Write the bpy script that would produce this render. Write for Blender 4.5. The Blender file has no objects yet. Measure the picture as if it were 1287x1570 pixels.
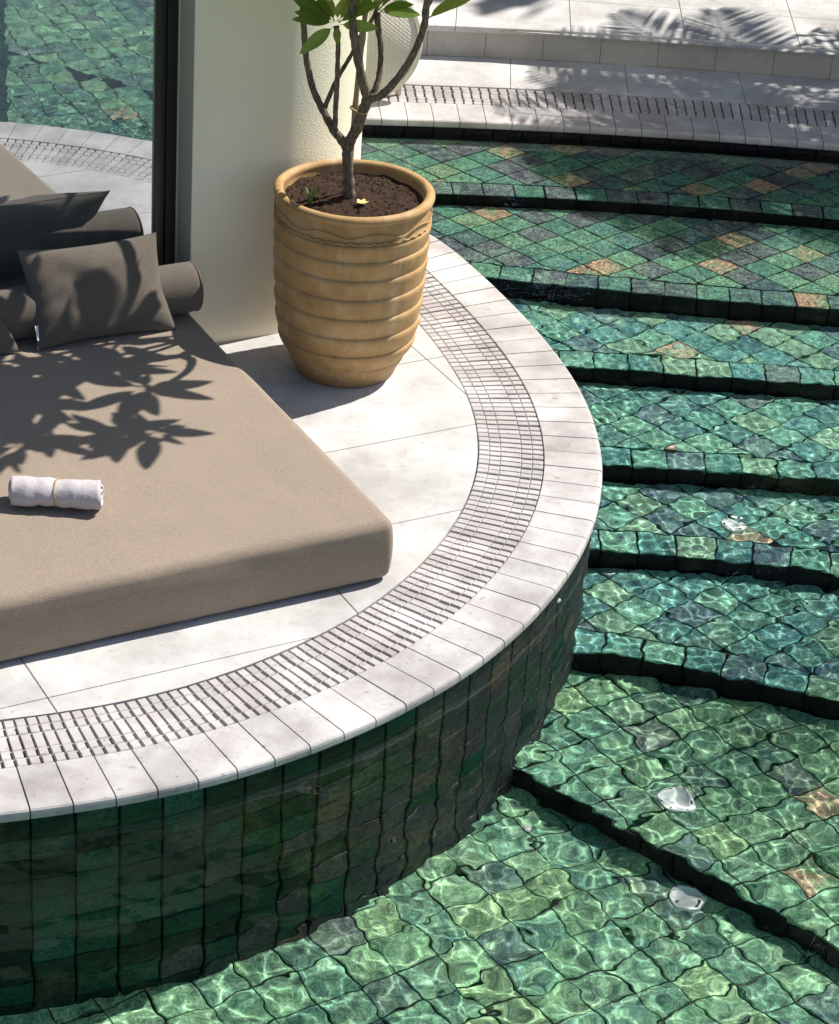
import bpy, bmesh, math, random
import numpy as np
from mathutils import Vector, Matrix

random.seed(7)
RNG = np.random.default_rng(11)
scene = bpy.context.scene
COL = scene.collection
rad = math.radians

# ------------------------------------------------------------------ camera
CAM_H = 4.2
PITCH, ROLL = 0.518, -0.074
cam_data = bpy.data.cameras.new("camera")
cam = bpy.data.objects.new("camera", cam_data)
COL.objects.link(cam)
_r = Vector((1, 0, 0)); _d = Vector((0, -math.sin(PITCH), -math.cos(PITCH))); _f = Vector((0, math.cos(PITCH), -math.sin(PITCH)))
_a = _r * math.cos(ROLL) + _d * math.sin(ROLL)
_b = -_r * math.sin(ROLL) + _d * math.cos(ROLL)
cam.matrix_world = Matrix(((_a.x, -_b.x, -_f.x, 0), (_a.y, -_b.y, -_f.y, 0), (_a.z, -_b.z, -_f.z, CAM_H), (0, 0, 0, 1)))
cam_data.sensor_fit = 'VERTICAL'
cam_data.sensor_height = 24
cam_data.lens = 3722 / 1570 * 24
cam_data.clip_end = 500
scene.camera = cam

# ------------------------------------------------------------------ light
SUN_AZ, SUN_EL = 35.0, 50.0        # direction the sun stands in (from +x towards +y)
world = bpy.data.worlds.new("World")
scene.world = world
world.use_nodes = True
wn = world.node_tree.nodes
sky = wn.new('ShaderNodeTexSky')
sky.sky_type = 'NISHITA'
sky.sun_disc = False
sky.sun_elevation = rad(SUN_EL)
sky.sun_rotation = rad(90 - SUN_AZ)
wn['Background'].inputs['Strength'].default_value = 0.074
world.node_tree.links.new(sky.outputs[0], wn['Background'].inputs[0])
sun_data = bpy.data.lights.new("sun", 'SUN')
sun_data.energy = 4.7
sun_data.angle = rad(0.5)
sun_data.color = (1.0, 0.955, 0.89)
sun = bpy.data.objects.new("sun", sun_data)
COL.objects.link(sun)
_s = Vector((math.cos(rad(SUN_EL)) * math.cos(rad(SUN_AZ)), math.cos(rad(SUN_EL)) * math.sin(rad(SUN_AZ)), math.sin(rad(SUN_EL))))
sun.rotation_euler = _s.to_track_quat('Z', 'Y').to_euler()
sun.location = _s * 30
sun_data.cycles.is_caustics_light = True

scene.view_settings.view_transform = 'Standard'
scene.view_settings.look = 'None'
scene.view_settings.gamma = 1
scene.view_settings.exposure = 0.66
scene.render.engine = 'CYCLES'
scene.cycles.max_bounces = 10
scene.cycles.transmission_bounces = 8
scene.cycles.transparent_max_bounces = 12
scene.cycles.diffuse_bounces = 4
scene.cycles.glossy_bounces = 5
scene.cycles.sample_clamp_indirect = 20
scene.cycles.use_denoising = True

# ------------------------------------------------------------------ helpers
def link(o, parent=None):
    COL.objects.link(o)
    if parent is not None:
        o.parent = parent
    return o

def mesh(name, verts, faces, mat, smooth=False):
    me = bpy.data.meshes.new(name)
    me.from_pydata([tuple(map(float, v)) for v in verts], [], faces)
    if isinstance(mat, (list, tuple)):
        for m in mat: me.materials.append(m)
    elif mat is not None:
        me.materials.append(mat)
    if smooth:
        me.polygons.foreach_set('use_smooth', [True] * len(me.polygons))
    me.update()
    return me

def obj(name, me, parent=None, loc=None, rz=None, caustic=False):
    o = bpy.data.objects.new(name, me)
    link(o, parent)
    if loc is not None: o.location = loc
    if rz is not None: o.rotation_euler = (0, 0, rz)
    if caustic: o.cycles.is_caustics_receiver = True
    return o

def empty(name, loc=(0, 0, 0), rz=0):
    o = bpy.data.objects.new(name, None)
    COL.objects.link(o)
    o.location = loc; o.rotation_euler = (0, 0, rz)
    o.empty_display_size = 0.1
    return o

def tag(o, label=None, cat=None, group=None, kind=None):
    if label: o['label'] = label
    if cat: o['category'] = cat
    if group: o['group'] = group
    if kind: o['kind'] = kind
    return o

class MB:
    """collects pieces of geometry for one mesh"""
    def __init__(s): s.v = []; s.f = []
    def add(s, verts, faces):
        n = len(s.v); s.v += [tuple(v) for v in verts]; s.f += [tuple(i + n for i in f) for f in faces]; return s
    def box(s, x0, x1, y0, y1, z0, z1):
        return s.add([(x0, y0, z0), (x1, y0, z0), (x1, y1, z0), (x0, y1, z0), (x0, y0, z1), (x1, y0, z1), (x1, y1, z1), (x0, y1, z1)],
                     [(0, 3, 2, 1), (4, 5, 6, 7), (0, 1, 5, 4), (1, 2, 6, 5), (2, 3, 7, 6), (3, 0, 4, 7)])
    def tube(s, pts, radii, n=10, cap=True, bump=0.0):
        pts = [Vector(p) for p in pts]
        rings = []
        prev = None
        for i, p in enumerate(pts):
            t = (pts[min(i + 1, len(pts) - 1)] - pts[max(i - 1, 0)]).normalized()
            if prev is None:
                x = t.orthogonal().normalized()
            else:
                x = (prev - t * prev.dot(t)).normalized()
            prev = x
            y = t.cross(x)
            r = radii[i] if hasattr(radii, '__len__') else radii
            rings.append([p + (x * math.cos(a) + y * math.sin(a)) * r * (1 + bump * random.uniform(-1, 1)) for a in [2 * math.pi * k / n for k in range(n)]])
        b = len(s.v)
        for rg in rings: s.v += [tuple(q) for q in rg]
        for i in range(len(rings) - 1):
            for k in range(n):
                s.f.append((b + i * n + k, b + i * n + (k + 1) % n, b + (i + 1) * n + (k + 1) % n, b + (i + 1) * n + k))
        if cap:
            s.f.append(tuple(b + k for k in range(n))[::-1])
            s.f.append(tuple(b + (len(rings) - 1) * n + k for k in range(n)))
        return s
    def lathe(s, prof, n=48, c=(0, 0)):
        b = len(s.v)
        for r, z in prof:
            for k in range(n):
                a = 2 * math.pi * k / n
                s.v.append((c[0] + r * math.cos(a), c[1] + r * math.sin(a), z))
        for i in range(len(prof) - 1):
            for k in range(n):
                s.f.append((b + i * n + k, b + i * n + (k + 1) % n, b + (i + 1) * n + (k + 1) % n, b + (i + 1) * n + k))
        return s
    def build(s, name, mat, parent=None, smooth=False, **kw):
        return obj(name, mesh(name, s.v, s.f, mat, smooth), parent, **kw)

def smooth_path(pts, sub=5):
    """Catmull-Rom through tuples of any length"""
    P = [np.array(p, float) for p in pts]
    P = [2 * P[0] - P[1]] + P + [2 * P[-1] - P[-2]]
    out = []
    for i in range(1, len(P) - 2):
        for k in range(sub):
            t = k / sub
            out.append(0.5 * ((2 * P[i]) + (-P[i - 1] + P[i + 1]) * t + (2 * P[i - 1] - 5 * P[i] + 4 * P[i + 1] - P[i + 2]) * t * t + (-P[i - 1] + 3 * P[i] - 3 * P[i + 1] + P[i + 2]) * t ** 3))
    out.append(P[-2])
    return out

def clip_half(poly, p, n):
    """keep the side where (q-p).n <= 0"""
    out = []
    for i in range(len(poly)):
        a, b = poly[i], poly[(i + 1) % len(poly)]
        da = (a[0] - p[0]) * n[0] + (a[1] - p[1]) * n[1]
        db = (b[0] - p[0]) * n[0] + (b[1] - p[1]) * n[1]
        if da <= 0: out.append(a)
        if (da < 0 < db) or (db < 0 < da):
            t = da / (da - db)
            out.append((a[0] + (b[0] - a[0]) * t, a[1] + (b[1] - a[1]) * t))
    return out

def area(poly):
    return 0.5 * sum(poly[i][0] * poly[(i + 1) % len(poly)][1] - poly[(i + 1) % len(poly)][0] * poly[i][1] for i in range(len(poly)))

def slab(poly, z0, z1, ch=0.003, jit=0.0):
    """chamfered convex prism"""
    n = len(poly)
    cx = sum(p[0] for p in poly) / n; cy = sum(p[1] for p in poly) / n
    v = [(p[0], p[1], z0) for p in poly] + [(p[0], p[1], z1 - ch) for p in poly]
    top = []
    for p in poly:
        d = math.hypot(p[0] - cx, p[1] - cy) or 1e-6
        k = max(0.0, 1 - 1.4 * ch / d)
        top.append((cx + (p[0] - cx) * k, cy + (p[1] - cy) * k, z1 + random.uniform(-jit, jit)))
    v += top
    f = [tuple(range(n))[::-1], tuple(range(2 * n, 3 * n))]
    for lv in (0, 1):
        for i in range(n):
            j = (i + 1) % n
            f.append((lv * n + i, lv * n + j, (lv + 1) * n + j, (lv + 1) * n + i))
    return v, f

def rounded_box(dx, dy, dz, r, n=14, bulge=0.0, nz=8):
    """box centred in xy, z from 0 to dz, with rounded edges (unit cube faces projected)"""
    bm = bmesh.new()
    bmesh.ops.create_cube(bm, size=2)
    bmesh.ops.subdivide_edges(bm, edges=bm.edges[:], cuts=n, use_grid_fill=True)
    hx, hy, hz = dx / 2, dy / 2, dz / 2
    for v in bm.verts:
        q = []
        for c, h in zip(v.co, (hx, hy, hz)):
            # concentrate samples near the edges
            s = math.copysign(1 - (1 - abs(c)) ** 2.2, c)
            q.append(s * h)
        p = Vector(q)
        inner = Vector([max(-h + r, min(h - r, c)) for c, h in zip(p, (hx, hy, hz))])
        d = p - inner
        if d.length > 1e-9: p = inner + d.normalized() * r
        if bulge:
            kx, ky, kz = abs(p.x) / hx, abs(p.y) / hy, abs(p.z) / hz
            p.x *= 1 + bulge / hx * (1 - kz * kz) * kx * kx
            p.y *= 1 + bulge / hy * (1 - kz * kz) * ky * ky
        v.co = p + Vector((0, 0, hz))
    me = bpy.data.meshes.new('rb')
    bm.to_mesh(me); bm.free()
    me.polygons.foreach_set('use_smooth', [True] * len(me.polygons))
    return me

# ------------------------------------------------------------------ materials
def new_mat(name):
    m = bpy.data.materials.new(name)
    m.use_nodes = True
    nt = m.node_tree
    return m, nt, nt.nodes, nt.links, nt.nodes['Principled BSDF']

def N(nt, kind, **kw):
    n = nt.nodes.new(kind)
    for k, v in kw.items():
        if k in n.inputs: n.inputs[k].default_value = v
        else: setattr(n, k, v)
    return n

def ramp(nt, stops, fac, interp='LINEAR'):
    r = nt.nodes.new('ShaderNodeValToRGB')
    r.color_ramp.interpolation = interp
    el = r.color_ramp.elements
    while len(el) < len(stops): el.new(0.5)
    for e, (p, c) in zip(el, stops):
        e.position = p
        e.color = (c[0], c[1], c[2], 1) if hasattr(c, '__len__') else (c, c, c, 1)
    nt.links.new(fac, r.inputs[0])
    return r.outputs[0]

def mixc(nt, a, b, fac, mode='MIX'):
    m = nt.nodes.new('ShaderNodeMix')
    m.data_type = 'RGBA'; m.blend_type = mode
    for s, i in ((a, 6), (b, 7), (fac, 0)):
        if isinstance(s, (int, float)): m.inputs[i].default_value = s
        elif isinstance(s, tuple): m.inputs[i].default_value = (*s, 1)
        else: nt.links.new(s, m.inputs[i])
    return m.outputs[2]

def pos(nt, scale=1.0):
    g = nt.nodes.new('ShaderNodeNewGeometry')
    return g.outputs['Position']

def noise(nt, vec, scale, detail=4, rough=0.55, dist=0.0):
    n = nt.nodes.new('ShaderNodeTexNoise')
    n.inputs['Scale'].default_value = scale
    n.inputs['Detail'].default_value = detail
    n.inputs['Roughness'].default_value = rough
    n.inputs['Distortion'].default_value = dist
    if vec is not None: nt.links.new(vec, n.inputs['Vector'])
    return n.outputs[0]

def bump(nt, h, strength=0.3, dist=0.01, normal=None):
    b = nt.nodes.new('ShaderNodeBump')
    b.inputs['Strength'].default_value = strength
    b.inputs['Distance'].default_value = dist
    nt.links.new(h, b.inputs['Height'])
    if normal is not None: nt.links.new(normal, b.inputs['Normal'])
    return b.outputs[0]

def objrand(nt):
    return nt.nodes.new('ShaderNodeObjectInfo').outputs['Random']

def mat_stone(name, base, dark, var=0.10, pits=0.5):
    m, nt, nd, lk, bs = new_mat(name)
    p = pos(nt)
    n1 = noise(nt, p, 2.6, 8, 0.62)
    n2 = noise(nt, p, 38, 5, 0.7)
    n3 = noise(nt, p, 9, 6, 0.7, 0.6)
    c = ramp(nt, [(0.30, dark), (0.62, base)], n1)
    c = mixc(nt, c, dark, ramp(nt, [(0.50, 0.0), (0.72, 0.55)], n3))
    c = mixc(nt, c, tuple(x * 0.55 for x in dark), ramp(nt, [(0.60, 0.0), (0.70, pits)], n2))
    n4 = noise(nt, p, 0.9, 5, 0.6, 0.5)
    c = mixc(nt, c, tuple(x * 0.80 for x in dark), ramp(nt, [(0.55, 0.0), (0.72, 0.35)], n4))
    rnd = objrand(nt)
    c = mixc(nt, c, ramp(nt, [(0.0, 1 - var), (1.0, 1.0)], rnd), 1.0, 'MULTIPLY')
    lk.new(c, bs.inputs['Base Color'])
    bs.inputs['Roughness'].default_value = 0.72
    bs.inputs['Specular IOR Level'].default_value = 0.3
    lk.new(bump(nt, noise(nt, p, 90, 4, 0.7), 0.25, 0.003), bs.inputs['Normal'])
    return m

def mat_plain(name, col, rough=0.6, spec=0.4, metal=0.0, nscale=0, namp=0.15, bstr=0.0, bscale=60, bdist=0.004):
    m, nt, nd, lk, bs = new_mat(name)
    bs.inputs['Roughness'].default_value = rough
    bs.inputs['Specular IOR Level'].default_value = spec
    bs.inputs['Metallic'].default_value = metal
    bs.inputs['Base Color'].default_value = (*col, 1)
    if nscale:
        n = noise(nt, pos(nt), nscale, 5, 0.6)
        c = mixc(nt, tuple(x * (1 - namp) for x in col), tuple(min(1, x * (1 + namp)) for x in col), n)
        lk.new(c, bs.inputs['Base Color'])
    if bstr:
        lk.new(bump(nt, noise(nt, pos(nt), bscale, 4, 0.6), bstr, bdist), bs.inputs['Normal'])
    return m

TREAD_STOPS = [(0.0, (0.090, 0.275, 0.235)), (0.14, (0.145, 0.37, 0.285)), (0.27, (0.065, 0.20, 0.205)), (0.40, (0.18, 0.42, 0.30)),
               (0.53, (0.10, 0.29, 0.275)), (0.65, (0.095, 0.165, 0.20)), (0.76, (0.22, 0.39, 0.255)), (0.87, (0.105, 0.31, 0.305)),
               (0.955, (0.13, 0.165, 0.195))]
SHALLOW_STOPS = [(0.0, (0.085, 0.23, 0.17)), (0.13, (0.13, 0.14, 0.165)), (0.24, (0.13, 0.30, 0.195)), (0.37, (0.075, 0.145, 0.155)), (0.49, (0.20, 0.31, 0.17)),
                 (0.60, (0.14, 0.135, 0.16)), (0.71, (0.10, 0.25, 0.205)), (0.83, (0.09, 0.115, 0.135)), (0.92, (0.17, 0.35, 0.22))]
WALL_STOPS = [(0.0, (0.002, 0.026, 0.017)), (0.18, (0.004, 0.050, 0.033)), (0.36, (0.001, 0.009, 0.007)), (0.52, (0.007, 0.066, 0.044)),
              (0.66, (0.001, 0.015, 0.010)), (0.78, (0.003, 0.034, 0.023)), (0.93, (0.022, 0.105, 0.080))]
DEEP_STOPS = [(0.0, (0.125, 0.30, 0.185)), (0.14, (0.195, 0.40, 0.225)), (0.27, (0.090, 0.23, 0.17)), (0.40, (0.225, 0.43, 0.235)),
              (0.53, (0.135, 0.315, 0.21)), (0.65, (0.105, 0.195, 0.17)), (0.76, (0.25, 0.415, 0.21)), (0.87, (0.135, 0.325, 0.225)), (0.96, (0.14, 0.18, 0.17))]
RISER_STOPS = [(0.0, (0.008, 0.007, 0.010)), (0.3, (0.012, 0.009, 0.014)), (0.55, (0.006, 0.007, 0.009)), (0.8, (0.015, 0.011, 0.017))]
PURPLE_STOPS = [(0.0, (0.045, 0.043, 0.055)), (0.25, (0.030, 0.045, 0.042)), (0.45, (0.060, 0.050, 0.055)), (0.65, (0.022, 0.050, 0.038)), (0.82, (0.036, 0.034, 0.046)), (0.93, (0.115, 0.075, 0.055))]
def tile_colour(nt, rnd, p, stops=TREAD_STOPS, light=(0.31, 0.55, 0.40), dark=(0.038, 0.062, 0.095), rust=None, soft=1.0, grain=0.6):
    c = ramp(nt, stops, rnd, 'CONSTANT')
    a = noise(nt, p, 8.5, 7, 0.70, 1.2)
    b = noise(nt, p, 55, 5, 0.78)
    d = noise(nt, p, 3.2, 5, 0.65, 0.4)
    c = mixc(nt, c, light, ramp(nt, [(0.46, 0.0), (0.68, 0.62)], a))
    c = mixc(nt, c, dark, ramp(nt, [(0.30, 0.72), (0.47, 0.0)], a))
    c = mixc(nt, c, tuple(0.6 * x + 0.4 * y for x, y in zip(light, (0.42, 0.36, 0.22))), ramp(nt, [(0.54, 0.0), (0.72, 0.45)], d))
    if rust is not None:      # rusty iron bloom on some of the tiles
        hit = ramp(nt, [(0.0, 0.0), (0.5, 0.0), (0.5 + 0.0001, 1.0), (0.5 + rust, 1.0), (0.5 + rust + 0.0001, 0.0)], rnd, 'CONSTANT')
        blot = ramp(nt, [(0.40, 0.0), (0.58, 0.9)], noise(nt, p, 6.0, 5, 0.7, 1.0))
        mm = N(nt, 'ShaderNodeMath', operation='MULTIPLY'); nt.links.new(hit, mm.inputs[0]); nt.links.new(blot, mm.inputs[1])
        c = mixc(nt, c, (0.56, 0.33, 0.22), mm.outputs[0])
    e = noise(nt, p, 21, 6, 0.75, 1.0)
    f = noise(nt, p, 13, 5, 0.7, 2.0)
    c = mixc(nt, c, tuple(1.15 * x for x in light), ramp(nt, [(0.53, 0.0), (0.66, 0.55)], e))
    c = mixc(nt, c, tuple(0.75 * x for x in dark), ramp(nt, [(0.34, 0.70), (0.47, 0.0)], e))
    c = mixc(nt, c, (dark[0] * 1.5, dark[1] * 1.1, dark[2] * 1.7), ramp(nt, [(0.54, 0.0), (0.66, 0.5)], f))
    c = mixc(nt, c, ramp(nt, [(0.25, 0.40), (0.75, 1.55)], b), 1.0, 'MULTIPLY')
    c = mixc(nt, c, ramp(nt, [(0.36, 1 - 0.75 * grain), (0.64, 1 + 0.75 * grain)], noise(nt, p, 105, 3, 0.8)), 1.0, 'MULTIPLY')
    return c, a, b

def mat_pool_tile(name, **kw):
    m, nt, nd, lk, bs = new_mat(name)
    p = pos(nt)
    c, a, b = tile_colour(nt, objrand(nt), p, **kw)
    lk.new(c, bs.inputs['Base Color'])
    bs.inputs['Roughness'].default_value = 0.6
    bs.inputs['Specular IOR Level'].default_value = 0.2
    nb = bump(nt, a, 0.35, 0.012)
    lk.new(bump(nt, b, 0.45, 0.004, nb), bs.inputs['Normal'])
    return m

FLOOR_ORIGIN = ((-1.45 + 1.9) / 2 + 0.03, (4.85 + 6.9) / 2 + 0.02)
def mat_tile_sheet():
    """the same tiles where the pieces are too far off to be told apart"""
    m, nt, nd, lk, bs = new_mat('pool_tile_sheet')
    p = pos(nt)
    sb = N(nt, 'ShaderNodeVectorMath', operation='SUBTRACT'); lk.new(p, sb.inputs[0]); sb.inputs[1].default_value = (*FLOOR_ORIGIN, 0)
    mp = N(nt, 'ShaderNodeMapping'); mp.inputs['Rotation'].default_value = (0, 0, rad(-35))
    lk.new(sb.outputs[0], mp.inputs['Vector'])
    v = N(nt, 'ShaderNodeTexVoronoi', distance='CHEBYCHEV', voronoi_dimensions='2D'); v.inputs['Scale'].default_value = 1 / 0.145; v.inputs['Randomness'].default_value = 0.0
    lk.new(mp.outputs[0], v.inputs['Vector'])
    wnz = N(nt, 'ShaderNodeTexWhiteNoise'); lk.new(v.outputs['Position'], wnz.inputs['Vector'])
    c, a, b = tile_colour(nt, wnz.outputs[0], p, stops=DEEP_STOPS, light=(0.35, 0.54, 0.31), dark=(0.038, 0.065, 0.075))
    c = mixc(nt, c, (0.012, 0.014, 0.013), ramp(nt, [(0.466, 0.0), (0.476, 1.0)], v.outputs['Distance']))
    lk.new(c, bs.inputs['Base Color'])
    bs.inputs['Roughness'].default_value = 0.6
    lk.new(bump(nt, b, 0.4, 0.004), bs.inputs['Normal'])
    return m

def mat_water():
    m, nt, nd, lk, bs = new_mat('water')
    nd.remove(bs)
    g = N(nt, 'ShaderNodeBsdfGlass'); g.inputs['IOR'].default_value = 1.333; g.inputs['Roughness'].default_value = 0.0
    g.inputs['Color'].default_value = (0.97, 1.0, 0.99, 1)
    lk.new(g.outputs[0], nd['Material Output'].inputs['Surface'])
    return m

def mat_glass():
    m, nt, nd, lk, bs = new_mat('window_glass')
    nd.remove(bs)
    t = N(nt, 'ShaderNodeBsdfTransparent'); t.inputs['Color'].default_value = (0.94, 0.97, 0.94, 1)
    gl = N(nt, 'ShaderNodeBsdfGlossy'); gl.inputs['Roughness'].default_value = 0.0; gl.inputs['Color'].default_value = (0.90, 0.95, 1.0, 1)
    lw = N(nt, 'ShaderNodeFresnel'); lw.inputs['IOR'].default_value = 1.5
    f = N(nt, 'ShaderNodeMath', operation='MULTIPLY_ADD'); lk.new(lw.outputs[0], f.inputs[0]); f.inputs[1].default_value = 0.3; f.inputs[2].default_value = 0.60
    mx = N(nt, 'ShaderNodeMixShader'); lk.new(f.outputs[0], mx.inputs[0]); lk.new(t.outputs[0], mx.inputs[1]); lk.new(gl.outputs[0], mx.inputs[2])
    df = N(nt, 'ShaderNodeBsdfDiffuse'); df.inputs['Color'].default_value = (0.80, 0.80, 0.75, 1)      # diffuse white put in for the pale haze over the reflections
    m2 = N(nt, 'ShaderNodeMixShader'); m2.inputs[0].default_value = 0.06
    lk.new(mx.outputs[0], m2.inputs[1]); lk.new(df.outputs[0], m2.inputs[2])
    lk.new(m2.outputs[0], nd['Material Output'].inputs['Surface'])
    return m

def mat_fabric(name, col, scale=900, amp=0.35, bs_=0.35, sheen=0.15):
    m, nt, nd, lk, bs = new_mat(name)
    tc = nt.nodes.new('ShaderNodeTexCoord').outputs['Object']
    w1 = N(nt, 'ShaderNodeTexWave'); w1.inputs['Scale'].default_value = scale / 6; w1.bands_direction = 'X'; w1.inputs['Distortion'].default_value = 1.5; w1.inputs['Detail'].default_value = 2
    w2 = N(nt, 'ShaderNodeTexWave'); w2.inputs['Scale'].default_value = scale / 6; w2.bands_direction = 'Y'; w2.inputs['Distortion'].default_value = 1.5; w2.inputs['Detail'].default_value = 2
    lk.new(tc, w1.inputs['Vector']); lk.new(tc, w2.inputs['Vector'])
    nz = noise(nt, tc, scale * 0.35, 3, 0.8)
    nl = noise(nt, tc, 3.0, 4, 0.6)
    c = mixc(nt, tuple(x * (1 - amp) for x in col), tuple(x * (1 + amp) for x in col), nz)
    c = mixc(nt, c, ramp(nt, [(0.3, 0.92), (0.7, 1.05)], nl), 1.0, 'MULTIPLY')
    lk.new(c, bs.inputs['Base Color'])
    bs.inputs['Roughness'].default_value = 0.95
    bs.inputs['Specular IOR Level'].default_value = 0.1
    bs.inputs['Sheen Weight'].default_value = sheen
    add = N(nt, 'ShaderNodeMath', operation='ADD'); lk.new(w1.outputs[1], add.inputs[0]); lk.new(w2.outputs[1], add.inputs[1])
    nb = bump(nt, nl, 0.25, 0.02)
    lk.new(bump(nt, nz, bs_, 0.002, nb), bs.inputs['Normal'])
    return m

def mat_leaf(name, cols, under):
    m, nt, nd, lk, bs = new_mat(name)
    tc = nt.nodes.new('ShaderNodeTexCoord').outputs['Object']
    c = ramp(nt, cols, objrand(nt))
    sep = N(nt, 'ShaderNodeSeparateXYZ'); lk.new(tc, sep.inputs[0])
    ab = N(nt, 'ShaderNodeMath', operation='ABSOLUTE'); lk.new(sep.outputs['Y'], ab.inputs[0])
    rib = ramp(nt, [(0.0, 1.0), (0.0025, 0.0)], ab.outputs[0])
    c = mixc(nt, c, (0.30, 0.36, 0.10), rib)
    c = mixc(nt, c, tuple(x * 1.5 for x in under), ramp(nt, [(0.55, 0.0), (0.8, 0.35)], noise(nt, pos(nt), 14, 4)))
    lk.new(c, bs.inputs['Base Color'])
    bs.inputs['Roughness'].default_value = 0.48
    bs.inputs['Specular IOR Level'].default_value = 0.35
    tr = N(nt, 'ShaderNodeBsdfTranslucent'); lk.new(mixc(nt, c, (0.5, 0.7, 0.1), 0.35), tr.inputs['Color'])
    mx = N(nt, 'ShaderNodeMixShader'); mx.inputs[0].default_value = 0.25
    lk.new(bs.outputs[0], mx.inputs[1]); lk.new(tr.outputs[0], mx.inputs[2])
    lk.new(mx.outputs[0], nd['Material Output'].inputs['Surface'])
    return m

M = {}
M['paving'] = mat_stone('pale_limestone_paving', (0.60, 0.585, 0.565), (0.36, 0.345, 0.33), 0.06, 0.6)
M['coping'] = mat_stone('pale_limestone_coping', (0.60, 0.575, 0.56), (0.31, 0.285, 0.275), 0.17, 0.9)
M['slat'] = mat_stone('pale_stone_slat', (0.58, 0.55, 0.535), (0.33, 0.295, 0.285), 0.20, 0.75)
M['riser_stone'] = mat_stone('grey_granite_riser', (0.42, 0.40, 0.375), (0.33, 0.31, 0.29), 0.05, 0.6)
M['grout'] = mat_plain('dark_grout', (0.014, 0.016, 0.016), 0.9, 0.1, nscale=40, namp=0.4)
M['joint'] = mat_plain('pale_joint_mortar', (0.47, 0.455, 0.44), 0.95, 0.1, nscale=60, namp=0.2)
M['channel'] = mat_plain('dark_channel', (0.085, 0.075, 0.068), 0.8, 0.2, nscale=30, namp=0.3)
M['tile'] = mat_pool_tile('pool_tile_slate', rust=0.022)
M['tile_deep'] = mat_pool_tile('deep_floor_slate', rust=0.022, stops=DEEP_STOPS, light=(0.35, 0.54, 0.31), dark=(0.038, 0.065, 0.075))
M['tile_shallow'] = mat_pool_tile('shallow_step_slate', rust=0.085, stops=SHALLOW_STOPS, light=(0.24, 0.41, 0.27), dark=(0.06, 0.06, 0.085), grain=1.0)
M['tile_wall'] = mat_pool_tile('shade_darkened_green_wall_slate', stops=WALL_STOPS, light=(0.006, 0.045, 0.030), dark=(0.001, 0.006, 0.004), soft=0.5)  # green slate darkened: the wall's shade is put into the tile colour
M['tile_riser'] = mat_pool_tile('shade_darkened_riser_slate', stops=RISER_STOPS, light=(0.014, 0.011, 0.017), dark=(0.004, 0.004, 0.006))  # slate blackened: shade of faces turned from the sun, put into the colour
M['tile_purple'] = mat_pool_tile('purple_grey_wall_slate', stops=PURPLE_STOPS, light=(0.055, 0.060, 0.065), dark=(0.012, 0.012, 0.016))  # purple grey stone with some water reflection put into the colour
M['tile_sheet'] = mat_tile_sheet()
M['water'] = mat_water()
M['glass'] = mat_glass()
M['mattress'] = mat_fabric('taupe_canvas', (0.270, 0.214, 0.164), 480, 0.55, 0.5)
M['cushion'] = mat_fabric('dark_taupe_canvas', (0.120, 0.101, 0.082), 480, 0.55, 0.5)
M['towel'] = mat_fabric('white_cotton_towel', (0.50, 0.455, 0.46), 200, 0.22, 1.0)
M['white'] = mat_plain('white_plastic', (0.80, 0.81, 0.80), 0.35, 0.5)
M['frame'] = mat_plain('black_aluminium', (0.012, 0.014, 0.012), 0.35, 0.5)
M['trim'] = mat_plain('grey_green_reveal_plaster', (0.36, 0.34, 0.27), 0.9, 0.2, nscale=120, namp=0.15, bstr=0.3, bscale=220, bdist=0.003)
M['curtain'] = mat_fabric('grey_green_curtain', (0.66, 0.68, 0.58), 500, 0.2, 0.2)
M['room'] = mat_plain('dim_room_plaster', (0.25, 0.24, 0.22), 0.9, 0.1)
M['twine'] = mat_plain('raffia_twine', (0.42, 0.30, 0.17), 0.9, 0.1)
# ------------------------------------------------------------------ the pool deck: measures
CX, CY = -1.951, 7.925
CEN = np.array([CX, CY])
R_OUT, R_COP, R_GR = 2.611, 2.395, 2.155
_dt = np.array([-120, -80, -69, -56, -35, -15, -4, 7, 15, 20, 27, 33, 37.4, 42.5, 50, 60, 90, 200.])
_dv = np.array([-.03, -.03, -.028, 0, .017, .009, 0, -.018, -.030, -.035, -.026, -.002, .028, .075, .115, .14, .15, .15])
_tt = np.linspace(-120, 200, 1281)
_vv = np.interp(_tt, _dt, _dv)
_k = np.exp(-0.5 * (np.arange(-20, 21) / 8) ** 2); _k /= _k.sum()
_vv = np.convolve(np.pad(_vv, 20, mode='edge'), _k, 'valid')
def dev(th): return float(np.interp(th, _tt, _vv))
def ring(th, r, z=0.0):
    """a point on the deck's curved edge: th in degrees"""
    a = rad(th); r = r + dev(th)
    return (CX + r * math.cos(a), CY + r * math.sin(a), z)

ZW = -0.07                       # water level
DEPTH = [0.10, 0.24, 0.44, 0.59, 0.74, 0.88, 1.02, 1.16]
ZT = [ZW - d for d in DEPTH]
FLOOR = ZT[-1]
_poly = [(-0.048, 0.114, 10.566), (0.034, -0.11, 9.818), (-0.012, 0.026, 9.154), (-0.024, 0.061, 8.441), (-0.098, 0.169, 7.881), (-0.139, 0.075, 7.381), (0, -0.779, 7.085)]
def edge(k, x):
    a, b, c = _poly[k]
    if k == 6: return c + b * x
    xc = max(-0.1, min(1.9, x))
    y = a * xc * xc + b * xc + c
    s = 2 * a * xc + b
    return y + s * (x - xc) * 0.6
def far_edge(x):                 # front edge of the coping across the pool
    return 11.312 - (x - 1.45) ** 2 * 0.037
TILE = 0.145
GAP = 0.0065

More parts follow.
